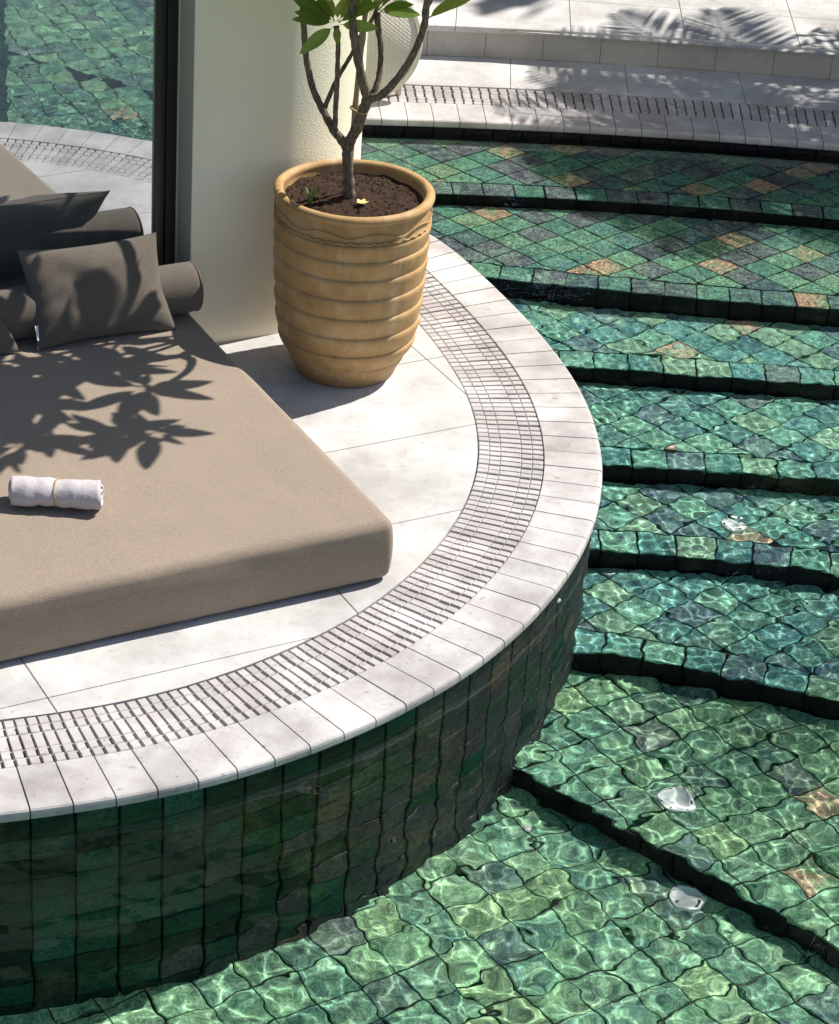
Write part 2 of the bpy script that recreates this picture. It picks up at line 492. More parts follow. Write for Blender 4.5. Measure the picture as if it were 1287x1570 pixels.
# uv frame of the house and the daybed
U = Vector((math.cos(rad(30)), math.sin(rad(30)), 0)); V = Vector((-math.sin(rad(30)), math.cos(rad(30)), 0))
ORG = Vector((-0.079, 6.901, 0))
def uv(u, v, z=0.0):
    p = ORG + U * u + V * v
    return (p.x, p.y, z)
RZ = rad(30)

# ------------------------------------------------------------------ ground beneath everything
g = MB().add([(-150, -150, -1.75), (150, -150, -1.75), (150, 150, -1.75), (-150, 150, -1.75)], [(0, 1, 2, 3)]).build('ground', mat_plain('garden_soil', (0.16, 0.13, 0.09), 0.95, 0.1, nscale=3, namp=0.4))
tag(g, 'bare earth beneath and around the pool', kind='structure')

# ------------------------------------------------------------------ deck body, paving, coping, drain grate
NSEG = 220
ths = np.linspace(-150, 130, NSEG)
mb = MB()
prof = [(0.0, -0.012), (R_GR - 0.004, -0.012), (R_GR - 0.004, -0.045), (R_COP + 0.004, -0.045), (R_COP + 0.004, -0.036), (R_OUT - 0.036, -0.036), (R_OUT - 0.036, -1.6)]
vs = []
for th in ths:
    for r, z in prof:
        vs.append((CX, CY, z) if r == 0 else ring(th, r, z))
P_ = len(prof)
fs = []
for i in range(NSEG - 1):
    for j in range(P_ - 1):
        fs.append((i * P_ + j, i * P_ + j + 1, (i + 1) * P_ + j + 1, (i + 1) * P_ + j))
me = mesh('pool_deck', vs, fs, [M['joint'], M['channel'], M['grout']])
idx = []
for i in range(NSEG - 1):
    idx += [0, 1, 1, 1, 2, 2]
me.polygons.foreach_set('material_index', idx)
deck = tag(obj('pool_deck', me, caustic=True), 'pale stone terrace with a curved edge standing in the pool', kind='structure')

circle = [ring(t, R_GR - 0.003) for t in np.linspace(-175, 184, 90)]
TAN = []
for t in np.linspace(-100, 65, 120):
    p = ring(t, R_GR - 0.003); q = ring(t + 0.3, R_GR - 0.003)
    TAN.append(((p[0], p[1]), (q[1] - p[1], -(q[0] - p[0]))))
for j in range(-2, 5):
    for k in range(-2, 6):
        u0, u1 = -1.285 + 1.09 * j, -1.285 + 1.09 * (j + 1)
        v0, v1 = -0.22 + 0.548 * k, -0.22 + 0.548 * (k + 1)
        if v0 > 2.0 and u1 < 0.0: continue
        poly = [uv(u0 + .0018, v0 + .0018)[:2], uv(u1 - .0018, v0 + .0018)[:2], uv(u1 - .0018, v1 - .0018)[:2], uv(u0 + .0018, v1 - .0018)[:2]]
        for p, n in TAN:
            poly = clip_half(poly, p, n)
            if len(poly) < 3: break
        if len(poly) < 3 or area(poly) < 0.004: continue
        v_, f_ = slab(poly, -0.02, 0.0, 0.0012)
        obj('paving_slab', mesh('paving_slab', v_, f_, M['paving']), deck)

# coping stones with a rounded nose
coping = tag(empty('pool_coping', (CX, CY, 0)), 'curved row of pale coping stones round the terrace edge', kind='structure')
cprof = [(R_COP + 0.002, -0.036), (R_COP + 0.002, -0.002), (R_COP + 0.004, 0.0), (R_OUT - 0.016, 0.0), (R_OUT - 0.007, -0.002), (R_OUT - 0.002, -0.007), (R_OUT, -0.015), (R_OUT, -0.028), (R_OUT - 0.004, -0.036)]
STEP = 2.745
TH0 = -69.25
for i in range(-12, 55):
    t0, t1 = TH0 + i * STEP, TH0 + (i + 1) * STEP
    g_ = 0.055
    dz = random.uniform(-0.0008, 0.0008)
    tt = np.linspace(t0 + g_, t1 - g_, 4)
    vs = [tuple(np.array(ring(t, r, z + dz)) - np.array((CX, CY, 0))) for t in tt for r, z in cprof]
    n = len(cprof); fs = []
    for a in range(len(tt) - 1):
        for b in range(n):
            fs.append((a * n + b, a * n + (b + 1) % n, (a + 1) * n + (b + 1) % n, (a + 1) * n + b))
    fs.append(tuple(range(n))); fs.append(tuple((len(tt) - 1) * n + b for b in range(n))[::-1])
    obj('coping_stone', mesh('coping_stone', vs, fs, M['coping']), coping)

# overflow grate: one slat mesh, shared
def slat_mesh(width, length, ear, name, var=0):
    """one slat: five short stone pieces in line, each a little out of line with the next, on small dark-gapped bridges"""
    b = MB()
    h = width / 2
    cuts_ = (0.0, 0.165, 0.335, 0.66, 0.83, 1.0)
    offs = ((0.0012, -0.0010, 0.0010, -0.0012, 0.0010), (0.0010, -0.0012, 0.0012, -0.0009, 0.0012), (0.0013, -0.0008, 0.0009, -0.0013, 0.0008))[var]
    for k in range(5):
        x0, x1 = length * cuts_[k] + 0.0007, length * cuts_[k + 1] - 0.0007
        o_ = offs[k]; w = h * (0.97 if k % 2 else 1.02)
        v_, f_ = slab([(x0, o_ - w), (x1, o_ - w), (x1, o_ + w), (x0, o_ + w)], -0.03, random.uniform(-0.0006, 0.0006), 0.0024)
        b.add(v_, f_)
        if k: 
            b.box(x0 - 0.0042, x0 + 0.0018, -h - ear, h + ear, -0.028, -0.005)
    return mesh(name, b.v, b.f, M['slat'])
grate = tag(empty('drain_grate', (CX, CY, 0)), 'curved slatted stone overflow grate inside the terrace coping', 'drain grate')
sms = [slat_mesh(0.0286, R_COP - R_GR - 0.002, 0.0038, 'slat', q) for q in range(3)]
for i in range(-24, 150):
    th = TH0 + (i + 0.5) * STEP / 3
    p = ring(th, R_GR + 0.001, -0.002 + random.uniform(-0.0012, 0.0012))
    o = obj('slat', sms[(i * 7 + i // 3) % 3], grate, (p[0] - CX, p[1] - CY, p[2]), rad(th) + random.uniform(-0.002, 0.002))
    o.scale = (1, random.uniform(0.975, 1.015), 1)

# ------------------------------------------------------------------ pool steps, floor and walls of slate tiles
def hashed_tile_mesh(k, mat='tile'):
    h = TILE / 2 - GAP / 2
    j = lambda: random.uniform(-0.0022, 0.0022)
    poly = [(-h + j(), -h + j()), (h + j(), -h + j()), (h + j(), h + j()), (-h + j(), h + j())]
    v_, f_ = slab(poly, -0.012, 0.0, 0.003, 0.0012)
    return mesh('tile', v_, f_, M[mat])
TILE_SETS = {m: [hashed_tile_mesh(k, m) for k in range(8)] for m in ('tile', 'tile_shallow', 'tile_deep')}

def lay_diagonal(parent, z, ang, inside, cuts, x0, x1, y0, y1, off=(0.0, 0.0), name='tile', mat='tile'):
    """square tiles on a turned grid; cuts(c) gives half planes that trim a tile near its centre c"""
    ca, sa = math.cos(ang), math.sin(ang)
    cx, cy = (x0 + x1) / 2 + off[0], (y0 + y1) / 2 + off[1]
    R_ = int(max(x1 - x0, y1 - y0) / TILE) + 3
    h = TILE / 2 - GAP / 2
    for a in range(-R_, R_ + 1):
        for b in range(-R_, R_ + 1):
            px, py = cx + (a * ca - b * sa) * TILE, cy + (a * sa + b * ca) * TILE
            if not (x0 <= px <= x1 and y0 - .1 <= py <= y1 + .1): continue
            if not inside(px, py): continue
            corners = [(px + ca * i - sa * j, py + sa * i + ca * j) for i, j in ((-h, -h), (h, -h), (h, h), (-h, h))]
            poly = corners; cut = False
            for p, n in cuts(px, py):
                q = clip_half(poly, p, n)
                if q != poly: cut = True
                poly = q
                if len(poly) < 3: break
            if len(poly) < 3: continue
            if cut:
                if abs(area(poly)) < 0.0007: continue
                v_, f_ = slab([(p[0] - px, p[1] - py) for p in poly], -0.012, 0.0, 0.003)
                obj(name, mesh(name, v_, f_, M[mat]), parent, (px, py, z), caustic=True)
            else:
                o = obj(name, random.choice(TILE_SETS[mat]), parent, (px, py, z + random.uniform(-0.001, 0.001)), ang + random.choice((0, 1, 2, 3)) * math.pi / 2 + random.uniform(-0.012, 0.012), caustic=True)

def in_deck(x, y, m=0.0):
    th = math.degrees(math.atan2(y - CY, x - CX))
    return math.hypot(x - CX, y - CY) < R_OUT - 0.03 + dev(th) - m

XR = [2.75, 2.6, 2.5, 2.4, 2.3, 2.2, 2.1]
STEPS = []
for k in range(7):
    back = far_edge if k == 0 else (lambda x, k=k: edge(k - 1, x))
    front = lambda x, k=k: edge(k, x)
    z = ZT[k]
    zlow = ZT[k + 1] - 0.05
    # body of the step: bed mortar just below the tiles
    xs = np.linspace(-2.0 if k == 0 else -1.2, 6.0, 60)
    vs = []; 
    for x in xs:
        vs += [(x, back(x) + 0.06, z - 0.011), (x, front(x) + 0.014, z - 0.011), (x, front(x) + 0.014, zlow)]
    fs = []
    for i in range(len(xs) - 1):
        for j in range(2):
            fs.append((i * 3 + j, (i + 1) * 3 + j, (i + 1) * 3 + j + 1, i * 3 + j + 1)[::-1])
    step = obj('pool_step', mesh('pool_step', vs, fs, M['grout']), caustic=True)
    tag(step, 'slate tiled step under water, %s from the far coping' % ['first', 'second', 'third', 'fourth', 'fifth', 'sixth', 'seventh'][k], kind='structure')
    STEPS.append(step)
    vs = []; xs2 = np.linspace(XR[k] + 0.05, 6.0, 24)
    for x in xs2: vs += [(x, back(x) - 0.001, z), (x, front(x), z)]
    obj('tile_sheet', mesh('tile_sheet', vs, [(2 * i, 2 * i + 1, 2 * i + 3, 2 * i + 2) for i in range(23)], M['tile_sheet']), step, caustic=True)
    x0 = -1.0 if k == 0 else -0.2
    while in_deck(x0 + TILE, front(x0 + TILE) + 0.1, 0.15): x0 += TILE
    if k == 6: x0 = 0.2
    # nosing row and riser row follow the step's front edge
    x = x0; first = True
    BW = TILE
    s_off = random.uniform(0, 0.05)
    x += s_off
    while x < XR[k]:
        sl = (front(x + 0.02) - front(x)) / 0.02
        ca = math.atan(sl)
        dx = TILE * math.cos(ca)
        mx = x + dx / 2; my = front(mx)
        if k != 6:
            nx, ny = -math.sin(ca), math.cos(ca)
            o = obj('tile', random.choice(TILE_SETS['tile_shallow' if k < 2 else 'tile']), step, (mx + nx * (BW / 2 - 0.002), my + ny * (BW / 2 - 0.002), z + 0.001 + random.uniform(-0.001, 0.001)), ca, caustic=True)
        # riser tile, one course high
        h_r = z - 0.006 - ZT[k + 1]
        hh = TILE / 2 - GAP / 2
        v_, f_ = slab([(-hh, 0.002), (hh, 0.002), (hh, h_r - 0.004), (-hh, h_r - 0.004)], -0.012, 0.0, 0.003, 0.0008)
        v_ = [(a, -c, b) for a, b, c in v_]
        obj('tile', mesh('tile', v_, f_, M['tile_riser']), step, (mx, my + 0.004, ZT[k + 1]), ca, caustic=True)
        x += dx
    def cuts(px, py, k=k, back=back, front=front):
        out = []
        for fn, sgn, o_ in ((back, 1, 0.004 if k else -0.02), (front, -1, (BW + 0.004) if k != 6 else 0.0)):
            y = fn(px); s = (fn(px + 0.02) - fn(px - 0.02)) / 0.04
            n = Vector((-s, 1)).normalized() * sgn
            yy = y - o_ if sgn > 0 else y + o_
            out.append(((px, yy), (n.x, n.y)))
        return out
    ys = [front(t) for t in np.linspace(x0, XR[k], 9)] + [back(t) for t in np.linspace(x0, XR[k], 9)]
    ang = rad(45) if k < 6 else rad(35)
    lay_diagonal(step, z, ang, lambda x, y: not in_deck(x, y, 0.16), cuts, x0 - 0.1, XR[k], min(ys), max(ys), (random.uniform(-.05, .05), random.uniform(-.05, .05)), mat='tile_shallow' if k < 2 else 'tile' if k < 6 else 'tile_deep')

# pool floor
fl = MB().add([(-9, -8, FLOOR - 0.011), (9, -8, FLOOR - 0.011), (9, 9.5, FLOOR - 0.011), (-9, 9.5, FLOOR - 0.011)], [(0, 1, 2, 3)])
floor = tag(fl.build('pool_floor', M['tile_sheet'], caustic=True), 'deep slate tiled floor of the pool in the foreground', kind='structure')
def fcuts(px, py):
    s = _poly[6][1]; y = edge(6, px)
    n = Vector((-s, 1)).normalized()
    return [((px, y - 0.002), (n.x, n.y))]
lay_diagonal(floor, FLOOR, rad(35), lambda x, y: not in_deck(x, y, 0.1) and y > 4.85, fcuts, -1.45, 1.9, 4.85, 6.9, (0.03, 0.02), mat='tile_deep')

# tiled wall below the terrace coping
wall = tag(empty('pool_wall', (CX, CY, 0)), 'curved slate tiled wall below the terrace coping', kind='structure')
RW = R_OUT - 0.022
TW, TR_ = 0.131, 0.127
dth = math.degrees(TW / RW)
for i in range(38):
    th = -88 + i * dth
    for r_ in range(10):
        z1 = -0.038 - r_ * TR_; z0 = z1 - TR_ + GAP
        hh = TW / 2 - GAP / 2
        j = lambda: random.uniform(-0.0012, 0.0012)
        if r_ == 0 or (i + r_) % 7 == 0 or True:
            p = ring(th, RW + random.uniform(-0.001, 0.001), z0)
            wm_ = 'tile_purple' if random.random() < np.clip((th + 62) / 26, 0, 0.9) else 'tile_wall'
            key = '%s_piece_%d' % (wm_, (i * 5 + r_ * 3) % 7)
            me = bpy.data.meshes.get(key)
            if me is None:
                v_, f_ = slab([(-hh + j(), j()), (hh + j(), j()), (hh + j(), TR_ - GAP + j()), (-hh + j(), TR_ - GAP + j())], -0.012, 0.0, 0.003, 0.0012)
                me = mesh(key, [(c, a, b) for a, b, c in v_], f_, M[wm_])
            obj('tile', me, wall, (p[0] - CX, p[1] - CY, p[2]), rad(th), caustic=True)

# far side: wall course, coping, grate, paving, riser, upper terrace
far = tag(empty('far_coping', (0, 11.3, 0)), 'row of pale coping stones along the far side of the pool', kind='structure')
fgrate = tag(empty('drain_grate', (0, 11.7, 0)), 'straight slatted stone overflow grate along the far side of the pool', 'drain grate')
fwall = tag(empty('far_pool_wall', (0, 11.3, 0)), 'single course of dark slate tiles below the far coping', kind='structure')
fdeck = []
xs = np.linspace(-3.0, 9.0, 80)
vs = []
fp = [(0.03, -0.4), (0.03, -0.036), (0.243, -0.036), (0.243, -0.05), (0.497, -0.05), (0.497, -0.012), (0.93, -0.012)]
for x in xs:
    for d, z in fp: vs.append((x, far_edge(max(-2.2, min(5, x))) + d, z))
n = len(fp)
fs = [((i + 1) * n + j, (i + 1) * n + j + 1, i * n + j + 1, i * n + j)[::-1] for i in range(len(xs) - 1) for j in range(n - 1)]
me = mesh('far_deck', vs, fs, [M['grout'], M['joint'], M['channel']])
me.polygons.foreach_set('material_index', [0, 1, 2, 2, 2, 1] * (len(xs) - 1))
fdeck = tag(obj('far_deck', me, caustic=True), 'pale stone paving strip beyond the far coping', kind='structure')
fcp = [(0.24, -0.036), (0.24, -0.002), (0.238, 0.0), (0.016, 0.0), (0.007, -0.002), (0.002, -0.007), (0.0, -0.015), (0.0, -0.028), (0.004, -0.036)]
x = -1.6
while x < 2.9:
    w = 0.1275
    vs = []
    tt = (x + 0.0018, x + w - 0.0018)
    for t in tt:
        s = (far_edge(t + .01) - far_edge(t - .01)) / .02
        nn = Vector((-s, 1)).normalized()
        for d, z in fcp: vs.append((t + nn.x * d, far_edge(t) + nn.y * d - 11.3, z))
    n = len(fcp)
    fs = [(b, n + b, n + (b + 1) % n, (b + 1) % n) for b in range(n)] + [tuple(range(n))[::-1], tuple(range(n, 2 * n))]
    obj('coping_stone', mesh('coping_stone', vs, fs, M['coping']), far)
    # wall tile course
    x += w
x = -1.3
while x < 2.8:
    hh = TILE / 2 - GAP / 2
    s = (far_edge(x + .01) - far_edge(x - .01)) / .02
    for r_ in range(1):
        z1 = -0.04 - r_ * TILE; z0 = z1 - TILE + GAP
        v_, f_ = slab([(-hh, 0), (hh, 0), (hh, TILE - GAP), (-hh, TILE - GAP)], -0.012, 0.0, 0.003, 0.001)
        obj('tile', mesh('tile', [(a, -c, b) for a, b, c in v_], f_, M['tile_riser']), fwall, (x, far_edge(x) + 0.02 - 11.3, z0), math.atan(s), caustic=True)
    x += TILE
fsm = slat_mesh(0.0375, 0.244, 0.0045, 'far_slat')
x = -1.3
while x < 2.9:
    s = (far_edge(x + .01) - far_edge(x - .01)) / .02
    obj('slat', fsm, fgrate, (x, far_edge(x) + 0.248 - 11.7, -0.002 + random.uniform(-.001, .001)), math.pi / 2 + math.atan(s) + random.uniform(-.004, .004))
    x += 0.0465
def fr(x): return far_edge(max(-2.2, min(5, x))) + 0.93 + 0.02      # foot of the riser
STEP_H = 0.165
x = -1.5; jj = 0
while x < 3.2:
    w = 0.60
    poly = [(x + .0015, far_edge(x) + 0.502), (x + w - .0015, far_edge(x + w) + 0.502), (x + w - .0015, fr(x + w)), (x + .0015, fr(x))]
    v_, f_ = slab(poly, -0.02, 0.0, 0.0012)
    obj('paving_slab', mesh('paving_slab', v_, f_, M['paving']), fdeck)
    x += w
upper = tag(MB().add([(-12, 12.2, STEP_H - 0.012), (25, 12.2, STEP_H - 0.012), (25, 45, STEP_H - 0.012), (-12, 45, STEP_H - 0.012)], [(0, 1, 2, 3)]).build('upper_terrace', M['paving']), 'pale stone upper terrace one step above the far side', kind='structure')
x = -1.65
while x < 3.0:
    w = 0.302
    y0, y1 = fr(x), fr(x + w)
    vs = [(x + .0012, y0, 0.0), (x + w - .0012, y1, 0.0), (x + w - .0012, y1, STEP_H - 0.03), (x + .0012, y0, STEP_H - 0.03),
          (x + .0012, y0 + .03, 0.0), (x + w - .0012, y1 + .03, 0.0), (x + w - .0012, y1 + .03, STEP_H - 0.03), (x + .0012, y0 + .03, STEP_H - 0.03)]
    obj('riser_panel', mesh('riser_panel', vs, [(0, 1, 2, 3), (7, 6, 5, 4), (0, 4, 5, 1), (1, 5, 6, 2), (2, 6, 7, 3), (3, 7, 4, 0)], M['riser_stone']), upper)
    x += w
x = -1.8
while x < 3.4:
    w = 0.60
    for r_ in range(4):
        y0, y1 = (fr(x) - 0.006, fr(x + w) - 0.006) if r_ == 0 else (12.75 + 0.6 * (r_ - 1),) * 2
        y2 = 12.75 + 0.6 * r_
        poly = [(x + .0015, y0 + .0015), (x + w - .0015, y1 + .0015), (x + w - .0015, y2 - .0015), (x + .0015, y2 - .0015)]
        v_, f_ = slab(poly, STEP_H - 0.03, STEP_H, 0.002)
        obj('paving_slab', mesh('paving_slab', v_, f_, M['paving']), upper)
    x += w

# ------------------------------------------------------------------ water surface
def axis(a, b, fa, fb, fine, coarse):
    out = list(np.arange(a, fa, coarse)) + list(np.arange(fa, fb, fine)) + list(np.arange(fb, b + coarse, coarse))
    return np.array(out)
wx = axis(-4.0, 5.5, -1.3, 2.3, 0.0055, 0.02)
wy = axis(-1.0, 11.36, 4.55, 11.36, 0.0055, 0.02)
GX, GY = np.meshgrid(wx, wy, indexing='ij')
Z = np.zeros_like(GX)
def waves(n, l0, l1, slope, seed, X, Y):
    r = np.random.default_rng(seed)
    out = np.zeros_like(X)
    for i in range(n):
        lam = math.exp(r.uniform(math.log(l0), math.log(l1)))
        a = r.uniform(0, 2 * math.pi); ph = r.uniform(0, 2 * math.pi)
        k = 2 * math.pi / lam
        amp = slope * math.sqrt(2.0 / n) / k
        wob = 0.5 * np.sin(X * r.uniform(.5, 2) + r.uniform(0, 6)) + 0.5 * np.sin(Y * r.uniform(.5, 2) + r.uniform(0, 6))
        out += amp * np.sin(k * (math.cos(a) * X + math.sin(a) * Y) + ph + wob)
    return out
def smoothstep(a, b, x):
    t = np.clip((x - a) / (b - a), 0, 1)
    return t * t * (3 - 2 * t)
near = 1 - smoothstep(6.3, 8.0, GY + 0.35 * (GX - 0.5))      # long lazy ripples in front, fine ones by the steps
calm = 1 - 0.75 * smoothstep(9.0, 10.6, GY)
fine = smoothstep(-1.45, -1.3, GX) * (1 - smoothstep(2.15, 2.3, GX)) * smoothstep(4.4, 4.6, GY)
Z += waves(10, 0.3, 0.7, 0.008, 3, GX, GY)
Z += waves(26, 0.11, 0.24, 1.0, 14, GX, GY) * (0.0165 + 0.0035 * near)
Z += waves(40, 0.07, 0.11, 1.0, 6, GX, GY) * (0.010 + 0.0015 * near) * (0.4 + 0.6 * fine)
Z += waves(48, 0.034, 0.065, 1.0, 5, GX, GY) * (0.0185 - 0.0105 * near) * fine
patch = 0.75 + 0.35 * np.sin(1.9 * GX + 0.7) * np.sin(1.3 * GY + 1.1)
Z = Z * calm * patch + ZW
nx, ny = GX.shape
vv = np.stack([GX.ravel(), GY.ravel(), Z.ravel()], 1)
ii = np.arange(nx * ny).reshape(nx, ny)
ff = np.stack([ii[:-1, :-1].ravel(), ii[1:, :-1].ravel(), ii[1:, 1:].ravel(), ii[:-1, 1:].ravel()], 1)
fcx = GX[:-1, :-1].ravel(); fcy = GY[:-1, :-1].ravel()
keep = ~((np.hypot(fcx - CX, fcy - CY) < R_OUT - 0.16) & (fcx > -1.9 - 0.9))     # none inside the terrace
ff = ff[keep]
used = np.zeros(len(vv), dtype=bool); used[ff.ravel()] = True
remap = np.cumsum(used) - 1
vv = vv[used]; ff = remap[ff]
wme = bpy.data.meshes.new('pool_water')
wme.vertices.add(len(vv)); wme.vertices.foreach_set('co', vv.astype(np.float32).ravel())
wme.loops.add(ff.size); wme.loops.foreach_set('vertex_index', ff.astype(np.int32).ravel())
wme.polygons.add(len(ff)); wme.polygons.foreach_set('loop_start', np.arange(0, ff.size, 4, dtype=np.int32))
wme.polygons.foreach_set('use_smooth', np.ones(len(ff), dtype=bool))
wme.materials.append(M['water'])
wme.update(calc_edges=True)
water = tag(obj('pool_water', wme), 'clear rippled water filling the pool', kind='structure')
water.cycles.is_caustics_caster = True
#==OBJECTS==
# ------------------------------------------------------------------ the house: rounded wall end, window, room
def stucco():
    m, nt, nd, lk, bs = new_mat('cream_stucco')
    p = pos(nt)
    n1 = noise(nt, p, 1.6, 4, 0.6)
    c = ramp(nt, [(0.3, (0.88, 0.815, 0.625)), (0.7, (0.93, 0.875, 0.69))], n1)
    lk.new(c, bs.inputs['Base Color'])
    bs.inputs['Roughness'].default_value = 0.92
    bs.inputs['Specular IOR Level'].default_value = 0.15
    lk.new(bump(nt, noise(nt, p, 150, 3, 0.6), 0.5, 0.005), bs.inputs['Normal'])
    return m
M['stucco'] = stucco()
house = tag(empty('house', uv(0.3, 2.4)), 'cream stucco house wall with a rounded end beside the window', 'house')
hl = lambda u, v, z: tuple(Vector(uv(u, v, z)) - house.location)
VW, UC = 1.839, 0.062
outl = [(UC, 2.06), (UC, VW + 0.006), (UC + 0.002, VW + 0.002), (UC + 0.006, VW)]
outl += [(0.41 * k / 4 + UC * (1 - k / 4), VW) for k in range(1, 5)]
RA = 0.60
outl += [(0.41 + RA * math.sin(rad(a)), VW + RA * (1 - math.cos(rad(a)))) for a in range(3, 88, 3)]
ue = outl[-1][0]
outl += [(ue + 0.02, 3.4), (ue + 0.02, 4.6)]
ZTOP = 2.5
mb = MB()
nz = [-0.02, ZTOP]
vs = []; fs = []
for (a, b) in outl:
    for z in nz: vs.append(hl(a, b, z))
for i in range(len(outl) - 1):
    fs.append((i * 2, (i + 1) * 2, (i + 1) * 2 + 1, i * 2 + 1))
me = mesh('wall', vs, fs, [M['stucco'], M['trim']], True)
me.polygons[0].material_index = 1
try: me.set_sharp_from_angle(angle=rad(35))
except Exception: pass
obj('wall', me, house)
b = MB()
b.box(-3.2, UC, VW, 2.06, 2.32, ZTOP)                 # lintel
b.box(-5.2, -3.2, VW, 2.06, -0.02, ZTOP)              # wall left of the window
obj('lintel', mesh('lintel', [hl(*p) for p in b.v], b.f, M['stucco']), house)
b = MB()
b.box(-5.2, ue + 0.02, 4.6, 4.75, -0.02, ZTOP); b.box(-5.35, -5.2, VW, 4.75, -0.02, ZTOP); b.box(UC + 0.01, UC + 0.12, 2.07, 4.6, -0.02, ZTOP - 0.02)
obj('room_wall', mesh('room_wall', [hl(*p) for p in b.v], b.f, M['room']), house)
b = MB().box(-5.4, ue - 0.3, VW + 0.01, 4.8, ZTOP, ZTOP + 0.12)
obj('roof', mesh('roof', [hl(*p) for p in b.v], b.f, M['stucco']), house)
b = MB().box(-5.2, UC + 0.02, 2.12, 4.6, -0.02, 0.012)
obj('room_floor', mesh('room_floor', [hl(*p) for p in b.v], b.f, M['room']), house)

window = tag(empty('window', uv(-1.5, 2.0)), 'tall reflective glass window in a black frame behind the daybed', 'window')
wl = lambda u, v, z: tuple(Vector(uv(u, v, z)) - window.location)
def wbox(name, u0, u1, v0, v1, z0, z1, mat, parent=window):
    b = MB().box(u0, u1, v0, v1, z0, z1)
    return obj(name, mesh(name, [wl(*p) for p in b.v], b.f, mat), parent)
fr_ = wbox('frame_stile', UC - 0.045, UC - 0.004, 1.985, 2.055, 0.0, 2.32, M['frame'])
wbox('frame_stile', UC - 0.072, UC - 0.045, 2.000, 2.055, 0.0, 2.32, M['frame'])
wbox('frame_stile', UC - 0.094, UC - 0.072, 1.985, 2.055, 0.0, 2.32, M['frame'])
wbox('glazing_bead', UC - 0.097, UC - 0.094, 1.990, 2.055, 0.0, 2.32, M['trim'])
wbox('edge_trim', UC - 0.004, UC - 0.0005, 1.975, 2.055, 0.0, 2.32, mat_plain('pale_edge_trim', (0.62, 0.58, 0.48), 0.6), fr_)
wbox('bottom_rail', -3.2, UC - 0.107, 1.93, 2.055, 0.0, 0.09, M['frame'])
wbox('top_rail', -3.2, UC - 0.107, 2.0, 2.055, 2.24, 2.32, M['frame'])
wbox('frame_stile', -3.2, -3.1, 1.99, 2.055, 0.0901, 2.24, M['frame'])
b = MB().add([wl(-3.1, 1.912, 0.0905), wl(UC - 0.097, 1.995, 0.0905), wl(UC - 0.097, 1.995, 2.239), wl(-3.1, 1.912, 2.239)], [(0, 1, 2, 3)])
obj('glass_pane', mesh('glass_pane', b.v, b.f, M['glass']), window)

# curtain: a sheet with deep soft folds
vs = []; fs = []
nu = 420
for i in range(nu):
    s = i / (nu - 1)
    u_ = -3.15 + s * 3.17
    for k, z in enumerate((0.02, 0.6, 1.2, 1.8, 2.28)):
        ph = u_ * 41 + 1.7 * math.sin(u_ * 5.1) + 0.25 * k * math.sin(u_ * 9)
        vs.append(Vector(uv(u_ + 0.012 * math.sin(ph * 0.5 + k * .4), 2.21 + 0.045 * math.sin(ph) * (1 - 0.06 * k), z)))
for i in range(nu - 1):
    for k in range(4):
        fs.append((i * 5 + k, (i + 1) * 5 + k, (i + 1) * 5 + k + 1, i * 5 + k + 1))
o = obj('curtain', mesh('curtain', vs, fs, M['curtain'], True))
o.modifiers.new('thickness', 'SOLIDIFY').thickness = 0.002
tag(o, 'dark folded curtain hanging behind the window glass', 'curtain')

# ------------------------------------------------------------------ daybed
MH = 0.235
me = rounded_box(1.90, 1.93, MH - 0.004, 0.034, 60, 0.010)
from mathutils import noise as mnoise
for v in me.vertices:
    x, y, z = v.co
    if z > MH * 0.6:
        v.co.z += 0.0045 * mnoise.noise(Vector((x * 2.6, y * 2.1, 4))) + 0.0016 * mnoise.noise(Vector((x * 9, y * 6, 7)))
    side = 0.005 * mnoise.noise(Vector((x * 3.5, y * 3.5, z * 9))) + 0.0022 * mnoise.noise(Vector((x * 14, y * 14, z * 16 + 3)))
    if abs(x) > 0.93: v.co.x += side
    if abs(y) > 0.945: v.co.y += side
me.materials.append(M['mattress'])
bedo = tag(obj('daybed', me, None, uv(-0.95, 0.965, 0.002), RZ), 'low taupe mattress of a daybed lying on the terrace', 'daybed')
def bolster(u0, u1, v_, r, name):
    o = empty(name, uv((u0 + u1) / 2, v_, MH + r * 0.96), RZ)
    L = (u1 - u0) / 2
    n = 40; vs = []; fs = []
    prof = [(-L, 0.0), (-L - 0.001, r * .45), (-L, r * .90), (-L + 0.01, r * .985)]
    for s in np.linspace(-L + 0.03, L - 0.03, 40): prof.append((s, r * (1 + 0.008 * math.sin(s * 17) * math.sin(s * 7))))
    prof += [(L - 0.01, r * .985), (L, r * .90), (L + 0.004, r * .45), (L - 0.004, 0.0)]
    for i, (x, rr) in enumerate(prof):
        for k in range(n):
            a = 2 * math.pi * k / n
            wr = 1 + 0.012 * math.sin(a * 3 + x * 6) + (0.02 * math.sin(a * 20) if abs(x) > L - 0.012 else 0)
            zz = rr * wr * math.sin(a)
            if zz < -r * 0.92: zz = -r * 0.92 - 0.0
            vs.append((x + (0.004 * math.sin(a * 20) * (rr / r) if abs(x) > L - 0.005 else 0), rr * wr * math.cos(a), zz))
    for i in range(len(prof) - 1):
        for k in range(n):
            fs.append((i * n + k, (i + 1) * n + k, (i + 1) * n + (k + 1) % n, i * n + (k + 1) % n)[::-1])
    cv = obj('cover', mesh('cover', vs, fs, M['cushion'], True), o)
    for s in (-1, 1):
        pts = [(s * (L - 0.004), r * 0.97 * math.cos(a), max(-r * .93, r * 0.97 * math.sin(a))) for a in np.linspace(0, 2 * math.pi, 41)]
        MB().tube(pts, 0.0042, 6, False).build('piping', M['cushion'], cv, True)
    return o
tag(bolster(-1.05, 0.022, 1.715, 0.095, 'bolster'), 'dark taupe bolster along the window with a gathered round end', 'bolster')

